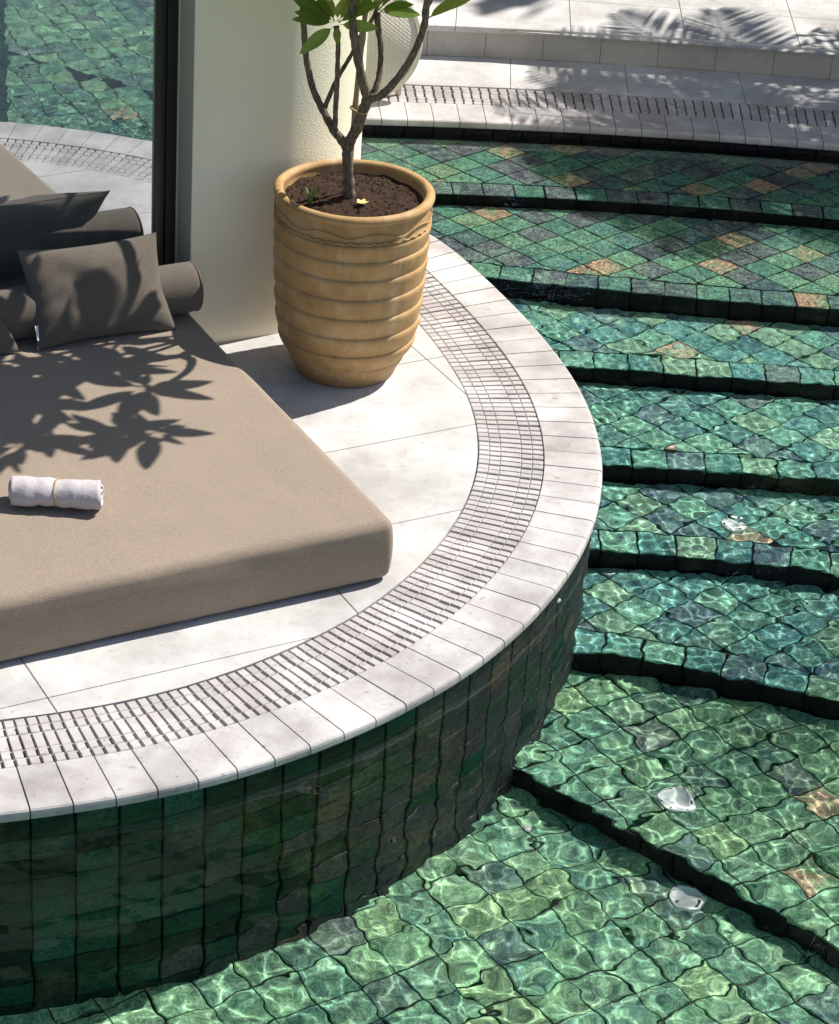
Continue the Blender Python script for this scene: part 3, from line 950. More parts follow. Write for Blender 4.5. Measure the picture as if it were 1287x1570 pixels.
from mathutils import noise as mnoise
def pillow(name, w, h, t, mat):
    n = 44
    vs = []; fs = []
    for side in (1, -1):
        for i in range(n + 1):
            for j in range(n + 1):
                s, q = -1 + 2 * i / n, -1 + 2 * j / n
                s = math.sin(s * math.pi / 2); q = math.sin(q * math.pi / 2)
                px = s * w / 2 * (1 - 0.075 * (1 - q * q)); py = q * h / 2 * (1 - 0.10 * (1 - s * s))
                th = t / 2 * max(0, (1 - abs(s) ** 2.6) * (1 - abs(q) ** 2.6)) ** 0.55
                th *= 1 + 0.10 * math.sin(s * 4 + q * 3) * (1 - s * s)
                cr = (abs(s) ** 3 + abs(q) ** 3) * max(0, (1 - abs(s)) * (1 - abs(q))) * 4
                th += 0.007 * cr * math.sin(14 * (s - q) + 3 * s * q) + 0.0045 * mnoise.noise(Vector((s * 3.2, q * 2.4, side))) * (1 - s * s) * (1 - q * q) * 2
                vs.append((px, py, side * th + 0.006 * math.sin(3 * s + 1) * math.sin(2 * q)))
    m = (n + 1) ** 2
    for i in range(n):
        for j in range(n):
            a, b_, c, d = i * (n + 1) + j, (i + 1) * (n + 1) + j, (i + 1) * (n + 1) + j + 1, i * (n + 1) + j + 1
            fs.append((a, b_, c, d)); fs.append((m + a, m + d, m + c, m + b_))
    me = mesh(name, vs, fs, mat, True)
    bm = bmesh.new(); bm.from_mesh(me); bmesh.ops.remove_doubles(bm, verts=bm.verts, dist=1e-5); bm.to_mesh(me); bm.free()
    edge_pts = []
    for (s0, q0, s1, q1) in ((-1, -1, 1, -1), (1, -1, 1, 1), (1, 1, -1, 1), (-1, 1, -1, -1)):
        for k in range(12):
            s = s0 + (s1 - s0) * k / 12; q = q0 + (q1 - q0) * k / 12
            edge_pts.append((s * w / 2 * (1 - 0.075 * (1 - q * q)), q * h / 2 * (1 - 0.10 * (1 - s * s)), 0.006 * math.sin(3 * s + 1) * math.sin(2 * q)))
    edge_pts.append(edge_pts[0])
    return me, edge_pts
def place_pillow(u0, v0, z0, yaw, tilt, roll, label, w=0.545, h=0.37, t=0.14):
    """u0, v0, z0: middle of the lower edge"""
    root = empty('pillow')
    X = (U * math.cos(yaw) + V * math.sin(yaw))
    Nn = (V * math.cos(yaw) - U * math.sin(yaw))
    Y = Nn * math.cos(tilt) + Vector((0, 0, 1)) * math.sin(tilt)
    Zx = X.cross(Y)
    q = Matrix((X, Y, Zx)).transposed().to_4x4() @ Matrix.Rotation(roll, 4, 'Z')
    root.matrix_world = Matrix.Translation(Vector(uv(u0, v0, z0)) + Y * h / 2) @ q
    me, ep = pillow('cover', w, h, t, M['cushion'])
    cv = obj('cover', me, root)
    MB().tube(ep, 0.0028, 6, False).build('welt', M['cushion'], cv, True)
    return root, w, h, cv
root, w, h, cv = place_pillow(-0.385, 1.565, MH + 0.004, rad(0.5), rad(56), rad(-1.0), '')
tag(root, 'dark taupe pillow leaning on the bolster, speckled with leaf shadows', 'pillow', 'pillows on the daybed')
b = MB().box(-w / 2 + 0.005, -w / 2 + 0.02, -h / 2 + 0.03, -h / 2 + 0.085, 0.012, 0.0135)
obj('care_tag', mesh('care_tag', b.v, b.f, M['white']), cv)
root, w, h, cv = place_pillow(-0.995, 1.55, MH + 0.004, rad(6), rad(50), rad(0), '')
tag(root, 'dark taupe pillow cut off by the left edge of the picture', 'pillow', 'pillows on the daybed')

# rolled towel
tw = tag(empty('rolled_towel', (-1.180, 6.832, MH + 0.044), rad(2)), 'white towel rolled up and tied with twine on the mattress', 'towel')
n = 46; nl = 30; L = 0.29
prof_s = []
turns = 2.6
for k in range(120):
    a = k / 119 * turns * 2 * math.pi
    prof_s.append((a, 0.012 + 0.036 * (a / (turns * 2 * math.pi)) ** 0.8))
vs = []; fs = []
for i in range(nl + 1):
    x = -L / 2 + L * i / nl
    pin = 1 - 0.10 * math.exp(-(x / 0.018) ** 2)
    for k, (a, r) in enumerate(prof_s):
        wob = 1 + 0.03 * math.sin(a * 3 + x * 30) + 0.022 * math.sin(x * 55 + a * 2)
        wob += 0.10 * mnoise.noise(Vector((x * 26, a * 0.9, 2.0))) + 0.05 * mnoise.noise(Vector((x * 70, a * 2.2, 5.0)))
        xx = x + (0.006 * math.sin(a * 1.3) if i in (0, nl) else 0)
        vs.append((xx, r * pin * wob * math.cos(a) * 1.12, r * pin * wob * math.sin(a) * 0.93))
m_ = len(prof_s)
for i in range(nl):
    for k in range(m_ - 1):
        fs.append((i * m_ + k, (i + 1) * m_ + k, (i + 1) * m_ + k + 1, i * m_ + k + 1))
o = obj('cloth', mesh('cloth', vs, fs, M['towel'], True), tw)
md = o.modifiers.new('thickness', 'SOLIDIFY'); md.thickness = 0.009; md.offset = 0
pts = [(0.003 * math.sin(a * 2), 0.0515 * math.cos(a), 0.0445 * math.sin(a)) for a in np.linspace(0, 2 * math.pi, 37)]
MB().tube(pts, 0.0028, 6, False).build('twine', M['twine'], o, True)

# ------------------------------------------------------------------ terracotta pot
def terracotta():
    m, nt, nd, lk, bs = new_mat('terracotta')
    p = pos(nt)
    n1 = noise(nt, p, 9, 6, 0.65); n2 = noise(nt, p, 160, 3, 0.7)
    c = ramp(nt, [(0.28, (0.32, 0.180, 0.072)), (0.5, (0.44, 0.268, 0.110)), (0.68, (0.51, 0.34, 0.165)), (0.8, (0.57, 0.42, 0.25))], n1)
    c = mixc(nt, c, (0.22, 0.13, 0.06), ramp(nt, [(0.56, 0.0), (0.72, 0.5)], n2))
    mpz = N(nt, 'ShaderNodeMapping'); mpz.inputs['Scale'].default_value = (6, 6, 0.7); lk.new(p, mpz.inputs['Vector'])
    c = mixc(nt, c, (0.60, 0.50, 0.36), ramp(nt, [(0.56, 0.0), (0.74, 0.45)], noise(nt, mpz.outputs[0], 3.0, 6, 0.7)))
    c = mixc(nt, c, (0.16, 0.095, 0.05), ramp(nt, [(0.60, 0.0), (0.78, 0.5)], noise(nt, p, 22, 6, 0.75)))
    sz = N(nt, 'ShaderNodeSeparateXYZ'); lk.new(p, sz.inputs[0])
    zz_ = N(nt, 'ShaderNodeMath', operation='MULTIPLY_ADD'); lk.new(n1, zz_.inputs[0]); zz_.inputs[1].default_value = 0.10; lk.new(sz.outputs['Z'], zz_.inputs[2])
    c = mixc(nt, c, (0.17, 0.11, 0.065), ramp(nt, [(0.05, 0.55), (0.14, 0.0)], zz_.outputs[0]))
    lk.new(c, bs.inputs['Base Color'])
    bs.inputs['Roughness'].default_value = 0.62
    bs.inputs['Specular IOR Level'].default_value = 0.35
    lk.new(bump(nt, n2, 0.4, 0.003, bump(nt, n1, 0.3, 0.01)), bs.inputs['Normal'])
    return m
M['terracotta'] = terracotta()
PX, PY = -0.332, 8.467
pot = tag(empty('plant_pot', (PX, PY, 0)), 'tall ribbed terracotta pot standing on the terrace by the wall', 'pot')
base_r = lambda z: float(np.interp(z, [0, 0.04, 0.087, 0.13, 0.20, 0.3, 0.42, 0.57, 0.68, 0.72], [0.190, 0.206, 0.228, 0.252, 0.268, 0.277, 0.284, 0.289, 0.291, 0.288]))
prof = [(0.0, 0.002), (0.17, 0.002), (0.187, 0.0), (0.194, 0.006)]
rings_z = [0.087, 0.165, 0.245, 0.328, 0.41, 0.49, 0.565]
zc = 0.012
allz = rings_z + [0.632]
last = 0.01
for i, rz in enumerate(allz):
    lo, hi = last, rz
    amp = 0.005 if i == 0 else 0.0095
    for f in (0.03, 0.12, 0.3, 0.5, 0.68, 0.8, 0.88, 0.94, 0.98):
        z = lo + (hi - lo) * f
        # each course swells towards a rounded shoulder, then tucks in under the next
        bulge = amp * (f / 0.8) ** 0.8 if f <= 0.8 else amp * math.sqrt(max(0.0, 1 - ((f - 0.8) / 0.2) ** 2)) 
        prof.append((base_r(z) + bulge - 0.001, z))
    prof.append((base_r(hi) - 0.0005, hi))
    last = hi
prof += [(0.290, 0.66), (0.289, 0.69), (0.286, 0.712)]
body = MB().lathe(prof, 96)
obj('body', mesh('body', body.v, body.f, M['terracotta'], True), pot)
# scalloped and wavy bands pressed under the rim
for (zb, amp, cyc, rr) in ((0.640, 0.0032, 44, 0.0034), (0.668, 0.009, 9, 0.0024)):
    pts = [((base_r(zb) + 0.004) * math.cos(a), (base_r(zb) + 0.004) * math.sin(a), zb + amp * math.sin(cyc * a)) for a in np.linspace(0, 2 * math.pi, 265)]
    MB().tube(pts, rr, 6, False).build('relief_band', M['terracotta'], pot, True)
rim = [(0.284 + 0.0195 * math.cos(a), 0.727 + 0.0185 * math.sin(a)) for a in np.linspace(-2.2, math.pi - 0.3 + 0.8, 18)] + [(0.262, 0.70), (0.258, 0.66)]
rb = MB().lathe(rim, 96)
for i, v in enumerate(rb.v):
    a = math.atan2(v[1], v[0]); k = 1 + 0.004 * math.sin(a * 3 + 1) + 0.002 * math.sin(a * 7)
    rb.v[i] = (v[0] * k, v[1] * k, v[2] + 0.0015 * math.sin(a * 2))
rb.build('rim', M['terracotta'], pot, True)
def soil_mat():
    m, nt, nd, lk, bs = new_mat('potting_soil')
    p = pos(nt)
    c = ramp(nt, [(0.3, (0.022, 0.013, 0.009)), (0.55, (0.065, 0.040, 0.028)), (0.75, (0.17, 0.115, 0.085))], noise(nt, p, 95, 6, 0.85))
    lk.new(c, bs.inputs['Base Color']); bs.inputs['Roughness'].default_value = 1.0; bs.inputs['Specular IOR Level'].default_value = 0.1
    lk.new(bump(nt, noise(nt, p, 140, 5, 0.8), 1.0, 0.008), bs.inputs['Normal'])
    return m
M['soil'] = soil_mat()
n = 60; vs = []; fs = []
from mathutils import noise as mnoise
nr = 26
for i in range(nr + 1):
    r = 0.264 * i / nr
    for k in range(n):
        a = 2 * math.pi * k / n
        x, y = r * math.cos(a), r * math.sin(a)
        z = 0.700 + 0.010 * mnoise.noise(Vector((x * 12, y * 12, 3))) + 0.006 * mnoise.noise(Vector((x * 45, y * 45, 9))) + 0.016 * math.exp(-((x) ** 2 + (y) ** 2) / 0.004)
        vs.append((x, y, z))
for i in range(nr):
    for k in range(n):
        fs.append((i * n + k, (i + 1) * n + k, (i + 1) * n + (k + 1) % n, i * n + (k + 1) % n))
soil = obj('soil', mesh('soil', vs, fs, M['soil'], False), pot)
# clods on the soil: too small to count
cb = MB()
for q in range(420):
    a = random.uniform(0, 6.283); r = 0.255 * math.sqrt(random.random())
    s = random.uniform(0.0018, 0.0060)
    x, y = r * math.cos(a), r * math.sin(a)
    z = 0.703 + 0.010 * mnoise.noise(Vector((x * 12, y * 12, 3)))
    vv_ = [(x + s * random.uniform(.6, 1.3) * dx, y + s * random.uniform(.6, 1.3) * dy, z + s * random.uniform(.5, 1) * dz) for dx, dy, dz in ((1, 0, 0), (0, 1, 0), (-1, 0, 0), (0, -1, 0), (0, 0, 1), (0, 0, -1))]
    cb.add(vv_, [(0, 1, 4), (1, 2, 4), (2, 3, 4), (3, 0, 4), (1, 0, 5), (2, 1, 5), (3, 2, 5), (0, 3, 5)])
co = cb.build('soil_clods', M['soil'], soil); co['kind'] = 'stuff'

# ------------------------------------------------------------------ frangipani tree in the pot
def bark():
    m, nt, nd, lk, bs = new_mat('grey_brown_bark')
    p = pos(nt)
    mp = N(nt, 'ShaderNodeMapping'); mp.inputs['Scale'].default_value = (1, 1, 0.25); lk.new(p, mp.inputs['Vector'])
    n1 = noise(nt, mp.outputs[0], 120, 5, 0.75)
    n2 = noise(nt, p, 30, 3, 0.6)
    c = ramp(nt, [(0.35, (0.055, 0.036, 0.024)), (0.52, (0.13, 0.095, 0.065)), (0.68, (0.30, 0.25, 0.19))], n1)
    c = mixc(nt, c, (0.20, 0.20, 0.13), ramp(nt, [(0.5, 0.0), (0.7, 0.5)], n2))
    lk.new(c, bs.inputs['Base Color']); bs.inputs['Roughness'].default_value = 0.85
    lk.new(bump(nt, n1, 0.6, 0.004), bs.inputs['Normal'])
    return m
M['bark'] = bark()
M['leaf'] = mat_leaf('frangipani_leaf', [(0.0, (0.10, 0.175, 0.028)), (0.5, (0.19, 0.27, 0.040)), (1.0, (0.34, 0.39, 0.09))], (0.10, 0.17, 0.05))
M['bamboo'] = mat_plain('dry_bamboo', (0.40, 0.29, 0.19), 0.6, 0.3, nscale=25, namp=0.25)
tree = tag(empty('frangipani_tree', (PX, PY, 0.70)), 'small branching frangipani tree growing in the terracotta pot', 'tree')
TO = Vector((PX, PY, 0.70))
BR = dict(
 trunk=[(-0.347, 8.467, 0.68, 0.0255), (-0.352, 8.465, 0.74, 0.022), (-0.359, 8.46, 0.812, 0.0205), (-0.364, 8.455, 0.87, 0.0205), (-0.366, 8.45, 0.925, 0.022)],
 left=[(-0.364, 8.45, 0.905, 0.019), (-0.393, 8.45, 0.942, 0.0175), (-0.422, 8.46, 0.971, 0.016), (-0.463, 8.48, 1.034, 0.0145), (-0.501, 8.49, 1.101, 0.0125), (-0.522, 8.5, 1.166, 0.012), (-0.537, 8.5, 1.234, 0.0115), (-0.546, 8.49, 1.329, 0.011), (-0.551, 8.47, 1.449, 0.0105), (-0.50, 8.38, 1.58, 0.010), (-0.44, 8.22, 1.63, 0.009)],
 lsub=[(-0.463, 8.48, 1.030, 0.0105), (-0.454, 8.49, 1.054, 0.0092), (-0.428, 8.52, 1.123, 0.0085), (-0.404, 8.54, 1.171, 0.008), (-0.374, 8.57, 1.223, 0.008), (-0.339, 8.6, 1.3, 0.0078), (-0.298, 8.62, 1.366, 0.0075), (-0.27, 8.66, 1.489, 0.0075), (-0.22, 8.70, 1.60, 0.008)],
 stem=[(-0.418, 8.46, 0.965, 0.011), (-0.415, 8.45, 0.996, 0.0103), (-0.415, 8.43, 1.059, 0.010), (-0.414, 8.42, 1.155, 0.0095), (-0.415, 8.41, 1.253, 0.009), (-0.417, 8.4, 1.329, 0.009), (-0.426, 8.4, 1.384, 0.0105)],
 right=[(-0.366, 8.45, 0.910, 0.022), (-0.35, 8.445, 0.952, 0.021), (-0.335, 8.44, 0.986, 0.0203), (-0.312, 8.42, 1.071, 0.0197), (-0.298, 8.41, 1.122, 0.020)],
 a=[(-0.298, 8.41, 1.108, 0.0175), (-0.316, 8.41, 1.166, 0.0165), (-0.342, 8.4, 1.269, 0.016), (-0.36, 8.39, 1.354, 0.0155), (-0.368, 8.38, 1.424, 0.015), (-0.366, 8.37, 1.495, 0.0145), (-0.35, 8.33, 1.62, 0.013), (-0.31, 8.26, 1.74, 0.012)],
 a2=[(-0.363, 8.365, 1.52, 0.011), (-0.38, 8.40, 1.60, 0.010), (-0.36, 8.46, 1.68, 0.010)],
 b=[(-0.295, 8.41, 1.115, 0.012), (-0.275, 8.42, 1.149, 0.0115), (-0.263, 8.45, 1.204, 0.011), (-0.264, 8.47, 1.288, 0.0105), (-0.279, 8.48, 1.367, 0.011), (-0.285, 8.48, 1.417, 0.0125)],
 c=[(-0.300, 8.41, 1.112, 0.0175), (-0.273, 8.4, 1.129, 0.0158), (-0.243, 8.39, 1.147, 0.0148), (-0.181, 8.37, 1.238, 0.014), (-0.135, 8.35, 1.339, 0.0132), (-0.11, 8.32, 1.442, 0.0128), (-0.106, 8.29, 1.526, 0.0138), (-0.07, 8.20, 1.64, 0.012), (-0.02, 8.09, 1.71, 0.011)],
 c2=[(-0.106, 8.29, 1.520, 0.011), (-0.07, 8.33, 1.58, 0.010), (-0.02, 8.40, 1.66, 0.010)],
 c3=[(-0.07, 8.20, 1.635, 0.009), (0.04, 8.15, 1.70, 0.009), (0.145, 8.12, 1.77, 0.009)],
 l2=[(-0.551, 8.47, 1.44, 0.009), (-0.57, 8.42, 1.56, 0.009), (-0.55, 8.30, 1.69, 0.009)],
 l3=[(-0.551, 8.46, 1.46, 0.008), (-0.59, 8.48, 1.55, 0.008), (-0.60, 8.48, 1.61, 0.008)],
 l4=[(-0.44, 8.22, 1.625, 0.008), (-0.48, 8.12, 1.68, 0.008), (-0.50, 8.05, 1.715, 0.008)],
 s2=[(-0.22, 8.70, 1.59, 0.008), (-0.17, 8.66, 1.70, 0.008), (-0.13, 8.60, 1.775, 0.008)],
 l5=[(-0.50, 8.38, 1.575, 0.008), (-0.46, 8.34, 1.70, 0.008), (-0.42, 8.30, 1.795, 0.008)],
 a4=[(-0.31, 8.26, 1.735, 0.008), (-0.25, 8.15, 1.77, 0.008), (-0.20, 8.05, 1.795, 0.008)],
 a3=[(-0.352, 8.34, 1.60, 0.010), (-0.33, 8.12, 1.68, 0.009), (-0.31, 7.95, 1.75, 0.009)],
)
tb = MB()
for k, pts in BR.items():
    sp = smooth_path(pts, 5)
    rr = [p[3] * (1 + 0.07 * math.sin(i * 2.1) + random.uniform(-.05, .05)) for i, p in enumerate(sp)]
    tb.tube([Vector(p[:3]) - TO for p in sp], rr, 10, True, 0.05)
tb.build('trunk', M['bark'], tree, True)

def leaf_mesh(name, L, W, fold, droop, wavy):
    nL = 11; vs = []; fs = []
    for i in range(nL):
        s = i / (nL - 1)
        if s < 0.10: wd = 0.035 + 0.1 * s
        else:
            q = (s - 0.10) / 0.90
            wd = 0.045 + (math.sin(math.pi * min(1, q) ** 0.92) ** 0.78) * 0.955 * (1 - 0.12 * q)
        if s == 1: wd = 0.02
        wd *= W / 2
        zc_ = -droop * L * s * s
        for j, e in enumerate((-1, -0.5, 0, 0.5, 1)):
            vs.append((s * L, e * wd, zc_ + abs(e) * wd * fold + wavy * math.sin(s * 9 + e * 1.5) * abs(e)))
    for i in range(nL - 1):
        for j in range(4):
            a = i * 5 + j
            fs.append((a, a + 5, a + 6, a + 1))
    return mesh(name, vs, fs, M['leaf'], True)
LEAVES = [leaf_mesh('leaf', 0.235, 0.080, 0.25, 0.12, 0.003), leaf_mesh('leaf', 0.20, 0.072, 0.35, 0.22, 0.004), leaf_mesh('leaf', 0.26, 0.086, 0.2, 0.18, 0.004), leaf_mesh('leaf', 0.13, 0.046, 0.3, 0.10, 0.002)]
def add_leaf(p, d, roll=0.0, k=None, s=1.0):
    d = Vector(d).normalized()
    side = Vector((0, 0, 1)).cross(d)
    if side.length < 1e-3: side = Vector((1, 0, 0))
    side.normalize(); up = d.cross(side)
    m = Matrix((d, side, up)).transposed().to_4x4() @ Matrix.Rotation(roll, 4, 'X')
    o = obj('leaf', LEAVES[random.randrange(4) if k is None else k], tree)
    o.matrix_local = Matrix.Translation(Vector(p) - TO) @ m @ Matrix.Scale(s, 4)
    return o
def cluster(p, n, up=0.25, spread=1.0, s=1.0, az0=None):
    az0 = random.uniform(0, 6.28) if az0 is None else az0
    for i in range(n):
        a = az0 + i * 2.39996 + random.uniform(-.25, .25)
        el = up + (i / max(1, n - 1)) * 0.75 * spread + random.uniform(-.18, .18) - 0.25
        d = (math.cos(a) * math.cos(el), math.sin(a) * math.cos(el), math.sin(el))
        q = Vector(p) + Vector(d) * 0.012 + Vector((0, 0, 0.012 * i / max(1, n)))
        add_leaf(q, d, random.uniform(-.4, .4), None, s * random.uniform(0.8, 1.08))
# leafy tips above the picture, their shadow falls on the daybed
for p, n in (((-0.02, 8.09, 1.715), 9), ((0.145, 8.12, 1.775), 9), ((-0.02, 8.40, 1.67), 10), ((-0.44, 8.22, 1.635), 11), ((-0.31, 8.26, 1.745), 10), ((-0.36, 8.46, 1.69), 10),
             ((-0.22, 8.70, 1.605), 11), ((-0.31, 7.95, 1.755), 9), ((-0.55, 8.30, 1.70), 11), ((-0.60, 8.48, 1.62), 9), ((-0.13, 8.60, 1.78), 10), ((-0.50, 8.05, 1.72), 10), ((-0.42, 8.30, 1.80), 9), ((-0.20, 8.05, 1.80), 8)):
    cluster(p, n + 2)
# the two tufts whose leaves hang into view
p1 = (-0.426, 8.40, 1.392)
for d, r, k, s in (((-0.9, -0.15, 0.16), -0.75, 2, 0.80), ((-0.66, -0.45, -0.48), -0.9, 2, 0.86), ((-0.8, 0.15, 0.40), -0.7, 0, 1), ((-0.45, -0.2, 0.75), -0.5, 2, 1), ((0.15, -0.3, 0.8), 0.4, 2, 1),
                   ((0.62, -0.25, 0.55), 0.7, 2, 1), ((0.88, -0.1, 0.02), 1.25, 0, 0.85), ((0.12, -0.8, -0.40), 0.2, 3, 0.95), ((0.5, 0.4, 0.7), 0.4, 0, 1), ((-0.4, 0.6, 0.5), -0.3, 0, 1), ((-0.85, -0.3, 0.34), -0.9, 0, 0.9), ((-0.62, -0.35, 0.62), -0.8, 0, 1)):
    add_leaf(Vector(p1) + Vector(d) * 0.012, d, r, k, s * 0.70)
p2 = (-0.285, 8.48, 1.422)
for d, r, k, s in (((0.9, -0.15, 0.10), 0.7, 0, 0.9), ((0.5, -0.2, 0.75), 0.6, 2, 1), ((-0.3, -0.2, 0.85), -0.4, 2, 1), ((-0.6, 0.1, 0.6), -0.6, 0, 1), ((0.2, 0.5, 0.8), 0.2, 0, 1), ((0.1, -0.5, 0.8), 0.2, 1, 1), ((0.8, -0.2, 0.4), 0.7, 1, 0.9), ((-0.8, -0.2, 0.25), -0.8, 1, 0.9)):
    add_leaf(Vector(p2) + Vector(d) * 0.012, d, r, k, s * 0.70)
# hanging leaf that throws its own shadow near the mattress edge
add_leaf((-0.105, 8.32, 1.46), (0.6, 0.3, 0.35), 0.2, 0, 0.9)

st = tag(empty('bamboo_stake', (-0.359, 8.52, 0.69)), 'bamboo stake propping the frangipani trunk', 'stake')
sp = [(0, 0, -0.05), (0.012, 0, 0.35), (0.025, 0, 0.614), (0.040, 0, 0.858)]
pts = smooth_path(sp, 8)
MB().tube([Vector(p) for p in pts], [0.0105 + (0.002 if i % 8 == 0 else 0) for i in range(len(pts))], 10).build('cane', M['bamboo'], st, True)
la, sa_ = Vector((0.035, -0.10, 0.0)).normalized(), Vector((0.10, 0.035, 0.0)).normalized()
tc_ = Vector((-0.3315, 8.470, 1.050))
tp = [tc_ + la * (0.073 * math.cos(a)) + sa_ * (0.0215 * math.sin(a)) + Vector((0, 0, 0.012 * math.cos(a))) for a in np.linspace(0, 2 * math.pi, 29)]
MB().tube([Vector(p) - Vector(st.location) for p in tp], 0.005, 6, False).build('tie', M['twine'], st, True)

# weed and fallen blossom on the soil
wd = tag(empty('weed', (PX - 0.155, PY - 0.10, 0.70)), 'thin green weed sprouting at the left of the pot soil', 'weed')
M['weed'] = mat_plain('weed_green', (0.13, 0.24, 0.05), 0.6)
for a, l, t in ((0.6, 0.10, 0.35), (2.2, 0.075, 0.5), (4.0, 0.06, 0.6), (5.2, 0.085, 0.25)):
    pts = [(math.cos(a) * t * l * s * s * 1.2, math.sin(a) * t * l * s * s * 1.2, l * s - 0.005) for s in np.linspace(0, 1, 7)]
    vs = []; fs = []
    for i, p in enumerate(pts):
        w_ = 0.005 * math.sin(math.pi * min(0.97, 0.15 + i / 7))
        vs += [(p[0] - math.sin(a) * w_, p[1] + math.cos(a) * w_, p[2]), (p[0], p[1], p[2] - 0.001), (p[0] + math.sin(a) * w_, p[1] - math.cos(a) * w_, p[2])]
    for i in range(6):
        fs += [(i * 3, i * 3 + 1, i * 3 + 4, i * 3 + 3), (i * 3 + 1, i * 3 + 2, i * 3 + 5, i * 3 + 4)]
    obj('blade', mesh('blade', vs, fs, M['weed'], True), wd)
bl = tag(empty('fallen_blossom', (PX + 0.035, PY - 0.075, 0.713)), 'pale yellow blossom fallen on the pot soil', 'blossom')
M['petal'] = mat_plain('pale_yellow_petal', (0.72, 0.60, 0.22), 0.6)
for i in range(5):
    a = i * 1.2566
    vs = []; fs = []
    for k, s in enumerate(np.linspace(0.05, 1, 5)):
        w_ = 0.0085 * math.sin(math.pi * s * 0.85 + 0.1)
        x, z = 0.024 * s, 0.004 + 0.006 * s * s
        for e in (-1, 0, 1):
            vs.append((x * math.cos(a) - e * w_ * math.sin(a), x * math.sin(a) + e * w_ * math.cos(a), z + 0.002 * abs(e)))
    for k in range(4):
        for e in range(2):
            q = k * 3 + e
            fs.append((q, q + 3, q + 4, q + 1))
    obj('petal', mesh('petal', vs, fs, M['petal'], True), bl)

# small hatch let into the paving beside the pot
hatch = tag(empty('floor_hatch', (-0.515, 8.478, 0.0), RZ), 'small square hatch cover let into the paving beside the pot', 'hatch')
b = MB()
b.box(-0.064, 0.064, -0.064, 0.064, -0.004, 0.0012)
obj('rim', mesh('rim', b.v, b.f, M['joint']), hatch)
v_, f_ = slab([(-0.061, -0.061), (0.061, -0.061), (0.061, 0.061), (-0.061, 0.061)], -0.002, 0.0024, 0.0006)
obj('cover', mesh('cover', v_, f_, M['paving']), hatch)

# ------------------------------------------------------------------ woven chair beyond the wall
def wicker():
    m, nt, nd, lk, bs = new_mat('cream_wicker')
    tc = nt.nodes.new('ShaderNodeTexCoord').outputs['Object']
    sx = N(nt, 'ShaderNodeSeparateXYZ'); lk.new(tc, sx.inputs[0])
    def wv(sock, fq):
        a = N(nt, 'ShaderNodeMath', operation='MULTIPLY'); lk.new(sock, a.inputs[0]); a.inputs[1].default_value = fq
        b_ = N(nt, 'ShaderNodeMath', operation='SINE'); lk.new(a.outputs[0], b_.inputs[0])
        return b_.outputs[0]
    pr = N(nt, 'ShaderNodeMath', operation='MULTIPLY'); lk.new(wv(sx.outputs['X'], 2 * math.pi / 0.022), pr.inputs[0]); lk.new(wv(sx.outputs['Z'], 2 * math.pi / 0.018), pr.inputs[1])
    ad = N(nt, 'ShaderNodeMath', operation='MULTIPLY_ADD'); lk.new(wv(sx.outputs['X'], 2 * math.pi / 0.022), ad.inputs[0]); ad.inputs[1].default_value = 0.35; lk.new(pr.outputs[0], ad.inputs[2])
    pr = ad
    c = ramp(nt, [(0.0, (0.56, 0.51, 0.42)), (0.4, (0.64, 0.60, 0.51)), (1.0, (0.66, 0.62, 0.53))], pr.outputs[0])
    lk.new(c, bs.inputs['Base Color']); bs.inputs['Roughness'].default_value = 0.7
    lk.new(bump(nt, pr.outputs[0], 0.25, 0.003), bs.inputs['Normal'])
    return m
M['wicker'] = wicker()
M['cane'] = mat_plain('pale_cane', (0.64, 0.59, 0.50), 0.6, 0.3)
ch = tag(empty('woven_chair', (-0.455, 11.50, 0.0), rad(6)), 'cream woven chair with a round back, half hidden behind the house wall', 'chair')
vs = []; fs = []
nr, na = 12, 48
for i in range(nr + 1):
    r = 0.285 * i / nr
    for k in range(na):
        a = 2 * math.pi * k / na
        x, z = r * math.cos(a), r * math.sin(a) * 1.02
        y = -0.10 + 0.10 * (r / 0.285) ** 2 + 0.10 * (z + 0.28)       # dished and leaning back
        vs.append((x, y - 0.06, z + 0.292))
for i in range(nr):
    for k in range(na):
        fs.append((i * na + k, (i + 1) * na + k, (i + 1) * na + (k + 1) % na, i * na + (k + 1) % na))
bk = o = obj('backrest', mesh('backrest', vs, fs, M['wicker'], True), ch)
o.modifiers.new('thickness', 'SOLIDIFY').thickness = 0.012
pts = [(0.285 * math.cos(a), 0.10 * (0.2907 * math.sin(a) + 0.28) - 0.06, 0.2907 * math.sin(a) + 0.292) for a in np.linspace(0, 2 * math.pi, 61)]
MB().tube(pts, 0.014, 8, False).build('back_rim', M['cane'], bk, True)
sb = rounded_box(0.50, 0.46, 0.07, 0.03, 8); sb.materials.append(M['wicker'])
obj('seat', sb, ch, (0, 0.22, 0.22))
for sx_, sy_ in ((-0.2, 0.03), (0.2, 0.03), (-0.2, 0.40), (0.2, 0.40)):
    MB().tube([(sx_, sy_, 0.0), (sx_, sy_, 0.23)], 0.014, 8).build('leg', M['cane'], ch, True)

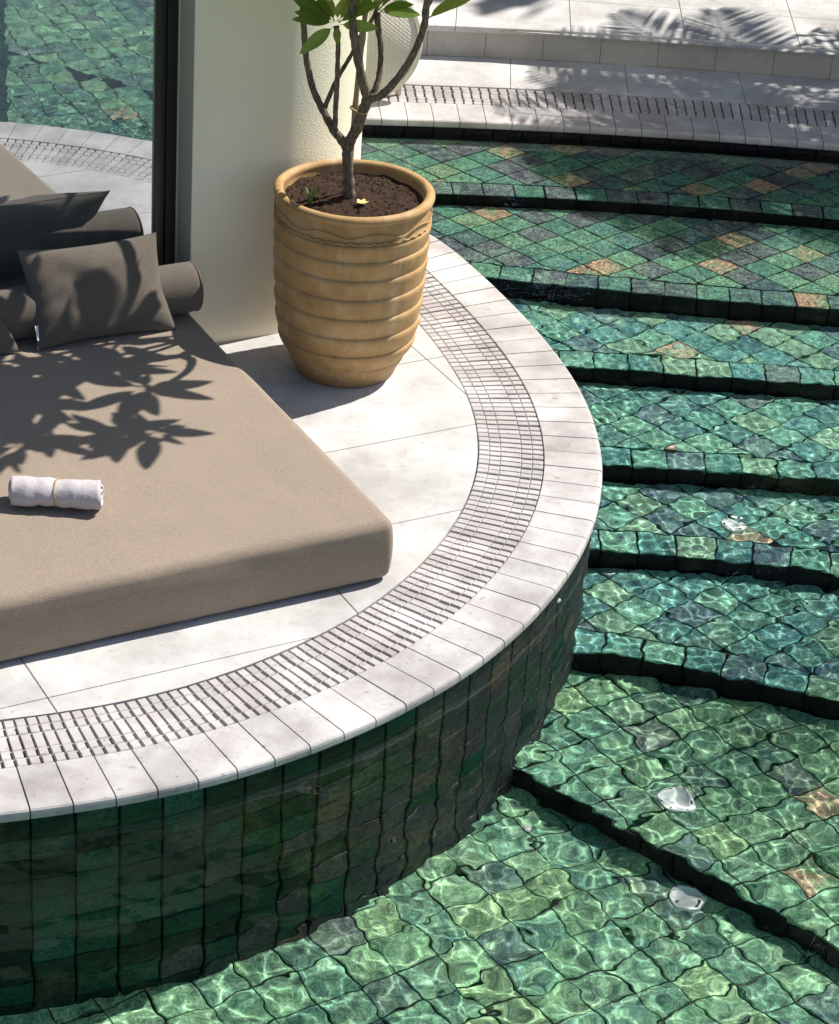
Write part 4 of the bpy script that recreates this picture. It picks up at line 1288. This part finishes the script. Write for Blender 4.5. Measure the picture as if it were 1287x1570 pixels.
# ------------------------------------------------------------------ fittings on the pool floor
def inlet(loc, label, r=0.055):
    o = tag(empty('pool_inlet', loc), label, 'pool inlet', 'white inlets under water')
    b = MB().lathe([(r, 0.0), (r, 0.006), (r * 0.9, 0.012), (r * 0.62, 0.015), (r * 0.58, 0.011), (0.0, 0.011)], 28)
    x = b.build('cover', M['white'], o, True, caustic=True)
    for k in range(6):
        a = k * math.pi / 3
        c = MB().tube([(r * .76 * math.cos(a), r * .76 * math.sin(a), 0.010), (r * .76 * math.cos(a), r * .76 * math.sin(a), 0.0158)], 0.0045, 6)
        c.build('screw', M['frame'], x, caustic=True)
    return o
inlet((1.218, 8.196, ZT[4] + 0.002), 'round white inlet on the fifth underwater step')
inlet((0.960, 6.264, FLOOR + 0.002), 'round white inlet on the deep floor beside the diagonal step')
inlet((0.94, 6.645, ZT[6] + 0.002), 'round white inlet just above the diagonal step, blurred by ripples')
vs = [(0, 0, 0.004), (0.022, -0.010, 0.010), (0.045, 0.0, 0.016), (0.050, 0.018, 0.012), (0.032, 0.030, 0.006), (0.012, 0.028, 0.004), (-0.008, 0.014, 0.003), (0.022, 0.012, 0.006)]
pet = obj('petal', mesh('petal', vs, [(7, i, (i + 1) % 7) for i in range(7)], M['white'], True), None, (0.45, 6.54, FLOOR + 0.004), rad(120), caustic=True)
pet.modifiers.new('thickness', 'SOLIDIFY').thickness = 0.002
tag(pet, 'small white petal lying on the deep pool floor', 'petal')
glint = tag(empty('wall_glint', ring(-20.0, RW, -0.16), rad(-20)), 'small white jet nozzle in the curved pool wall', 'pool jet')  # white disc added to put a bright glint on the wall
b = MB().lathe([(0.0, 0.009), (0.006, 0.009), (0.008, 0.007), (0.012, 0.006), (0.014, 0.0)], 20)
obj('glint_disc', mesh('glint_disc', [(z, x, y) for x, y, z in b.v], b.f, M['white'], True), glint, caustic=True)

# ------------------------------------------------------------------ palm outside the picture, to the right beyond the far terrace
M['palm'] = mat_leaf('palm_leaf', [(0.0, (0.05, 0.11, 0.02)), (1.0, (0.10, 0.17, 0.035))], (0.10, 0.17, 0.05))
PC = Vector((3.62, 12.95, 2.75))
palm = tag(empty('palm_tree', (3.75, 13.05, STEP_H)), 'feather palm on the upper terrace casting the frond shadows', 'palm')
PO = Vector((3.75, 13.05, STEP_H))
pts = smooth_path([(3.75, 13.05, STEP_H - .05), (3.72, 13.0, 1.0), (3.64, 12.97, 2.0), tuple(PC)], 10)
MB().tube([Vector(p) - PO for p in pts], [0.12 - 0.04 * i / len(pts) + (0.008 if i % 2 else 0) for i in range(len(pts))], 12).build('trunk', M['bark'], palm, True)
def frond(az, el, L, droop):
    n = 34; vs = []; fs = []
    d = Vector((math.cos(az), math.sin(az), 0)); side = Vector((-math.sin(az), math.cos(az), 0))
    prev = []
    for i in range(n):
        s = i / (n - 1)
        h = L * s * math.cos(el) ; z = L * (s * math.sin(el) - droop * s * s)
        prev.append(PC + d * h + Vector((0, 0, z)))
    fb = MB().tube([p - PO for p in prev], [0.014 * (1 - 0.8 * i / n) for i in range(n)], 6)
    for i in range(3, n):
        s = i / (n - 1)
        ll = L * 0.34 * (math.sin(math.pi * (0.12 + 0.85 * s)) ** 0.6)
        t = (prev[i] - prev[i - 1]).normalized()
        for sg in (-1, 1):
            dd = (t * 0.75 + side * sg * 0.9 + Vector((0, 0, 0.05 - random.uniform(0.1, 0.45)))).normalized()
            w_ = t * 0.019
            p = prev[i] - PO
            q = p + dd * ll * random.uniform(.9, 1.05) + Vector((0, 0, -0.06 * ll))
            m_ = p + dd * ll * 0.45
            k = len(fb.v)
            fb.v += [tuple(p - w_ * .5), tuple(p + w_ * .5), tuple(m_ + w_), tuple(q), tuple(m_ - w_)]
            fb.f += [(k, k + 1, k + 2, k + 4), (k + 4, k + 2, k + 3)]
    return fb.build('frond', M['palm'], palm)
for az, el, L, dr in ((190, 0.35, 1.75, 0.45), (215, 0.5, 1.5, 0.5), (165, 0.45, 1.6, 0.5), (140, 0.5, 1.5, 0.5), (240, 0.55, 1.5, 0.5), (258, 0.62, 1.45, 0.35),
                      (300, 0.6, 1.5, 0.45), (110, 0.6, 1.4, 0.5), (60, 0.5, 1.4, 0.5), (20, 0.6, 1.4, 0.5), (335, 0.5, 1.4, 0.5), (200, 0.9, 1.3, 0.3), (230, 1.0, 1.3, 0.3), (175, 0.1, 1.5, 0.4),
                      (250, 0.25, 1.2, 0.4), (315, 0.8, 1.4, 0.3), (90, 0.9, 1.3, 0.3), (205, 0.15, 1.6, 0.35), (150, 0.85, 1.4, 0.35)):
    frond(rad(az), el, L, dr)

def shade_tree(base, crowns, label):
    o = tag(empty('shade_tree', base), label, 'tree')
    B = Vector(base)
    tb = MB()
    for (c, r) in crowns:
        pts = smooth_path([tuple(B), tuple(B.lerp(Vector(c), 0.45) + Vector((0.05, 0.04, 0.2))), tuple(c)], 8)
        tb.tube([Vector(p) - B for p in pts], [0.05 - 0.035 * i / len(pts) for i in range(len(pts))], 8)
    tb.build('trunk', M['bark'], o, True)
    lb = MB()
    for (c, r) in crowns:
        for q in range(int(520 * (r / 0.5) ** 2)):
            d = Vector((random.gauss(0, 1), random.gauss(0, 1), random.gauss(0, 1))).normalized() * r * random.random() ** 0.45
            p = Vector(c) + Vector((d.x, d.y, d.z * 0.7)) - B
            a = Vector((random.gauss(0, 1), random.gauss(0, 1), random.gauss(0, .6))).normalized()
            w = a.orthogonal().normalized(); L = random.uniform(0.07, 0.13)
            w = (Matrix.Rotation(random.uniform(0, 6.28), 3, a) @ w) * L * 0.2
            lb.add([p, p + a * L * .5 + w, p + a * L, p + a * L * .5 - w], [(0, 1, 2, 3)])
    lb.build('crown', M['palm'], o)
    return o
shade_tree((3.55, 12.75, STEP_H), [((3.24, 12.12, 2.2), 0.36), ((3.62, 12.45, 2.25), 0.5), ((3.75, 13.25, 2.2), 0.55), ((4.15, 12.5, 2.3), 0.55)], 'leafy tree beside the palm shading the right of the far terrace')

# ------------------------------------------------------------------ tall trees behind the far terrace, seen only as dark reflections
def garden_tree(x, y, h, r, label):
    o = tag(empty('garden_tree', (x, y, STEP_H)), label, 'tree', 'trees behind the far terrace')
    MB().tube([(0, 0, -0.1), (0.1, 0.05, h * 0.3), (0.0, 0.0, h * 0.75)], [0.22, 0.16, 0.06], 10).build('trunk', M['bark'], o, True)
    lb = MB()
    lobes = [(Vector((random.gauss(0, r * .45), random.gauss(0, r * .35), h * random.uniform(0.12, 0.92))), r * random.uniform(.5, .8)) for _ in range(int(h * 1.7))]
    for c, rr in lobes:
        for q in range(330):
            d = Vector((random.gauss(0, 1), random.gauss(0, 1), random.gauss(0, 1))).normalized() * rr * random.random() ** 0.4
            p = c + d
            if p.z < 0.1: continue
            a = Vector((random.gauss(0, 1), random.gauss(0, 1), random.gauss(0, .7))).normalized()
            L = random.uniform(0.28, 0.50)
            w = (Matrix.Rotation(random.uniform(0, 6.28), 3, a) @ a.orthogonal().normalized()) * L * 0.3
            lb.add([p, p + a * L * .5 + w, p + a * L, p + a * L * .5 - w], [(0, 1, 2, 3)])
    lb.build('crown', M['dark_leaf'], o)
M['dark_leaf'] = mat_plain('dark_evergreen_leaf', (0.022, 0.040, 0.012), 0.7, 0.2)
for i, (x, y, h) in enumerate(((-10.5, 17.6, 15.0), (-7.4, 18.0, 16.0), (-4.4, 17.4, 15.5), (-1.6, 17.8, 16.5), (1.2, 17.5, 15.5), (3.6, 18.2, 13.0), (6.6, 20.0, 10.0), (9.8, 20.6, 9.2), (13.0, 20.2, 9.6))):
    garden_tree(x, y, h, 2.4, 'tall dense tree standing behind the far terrace')
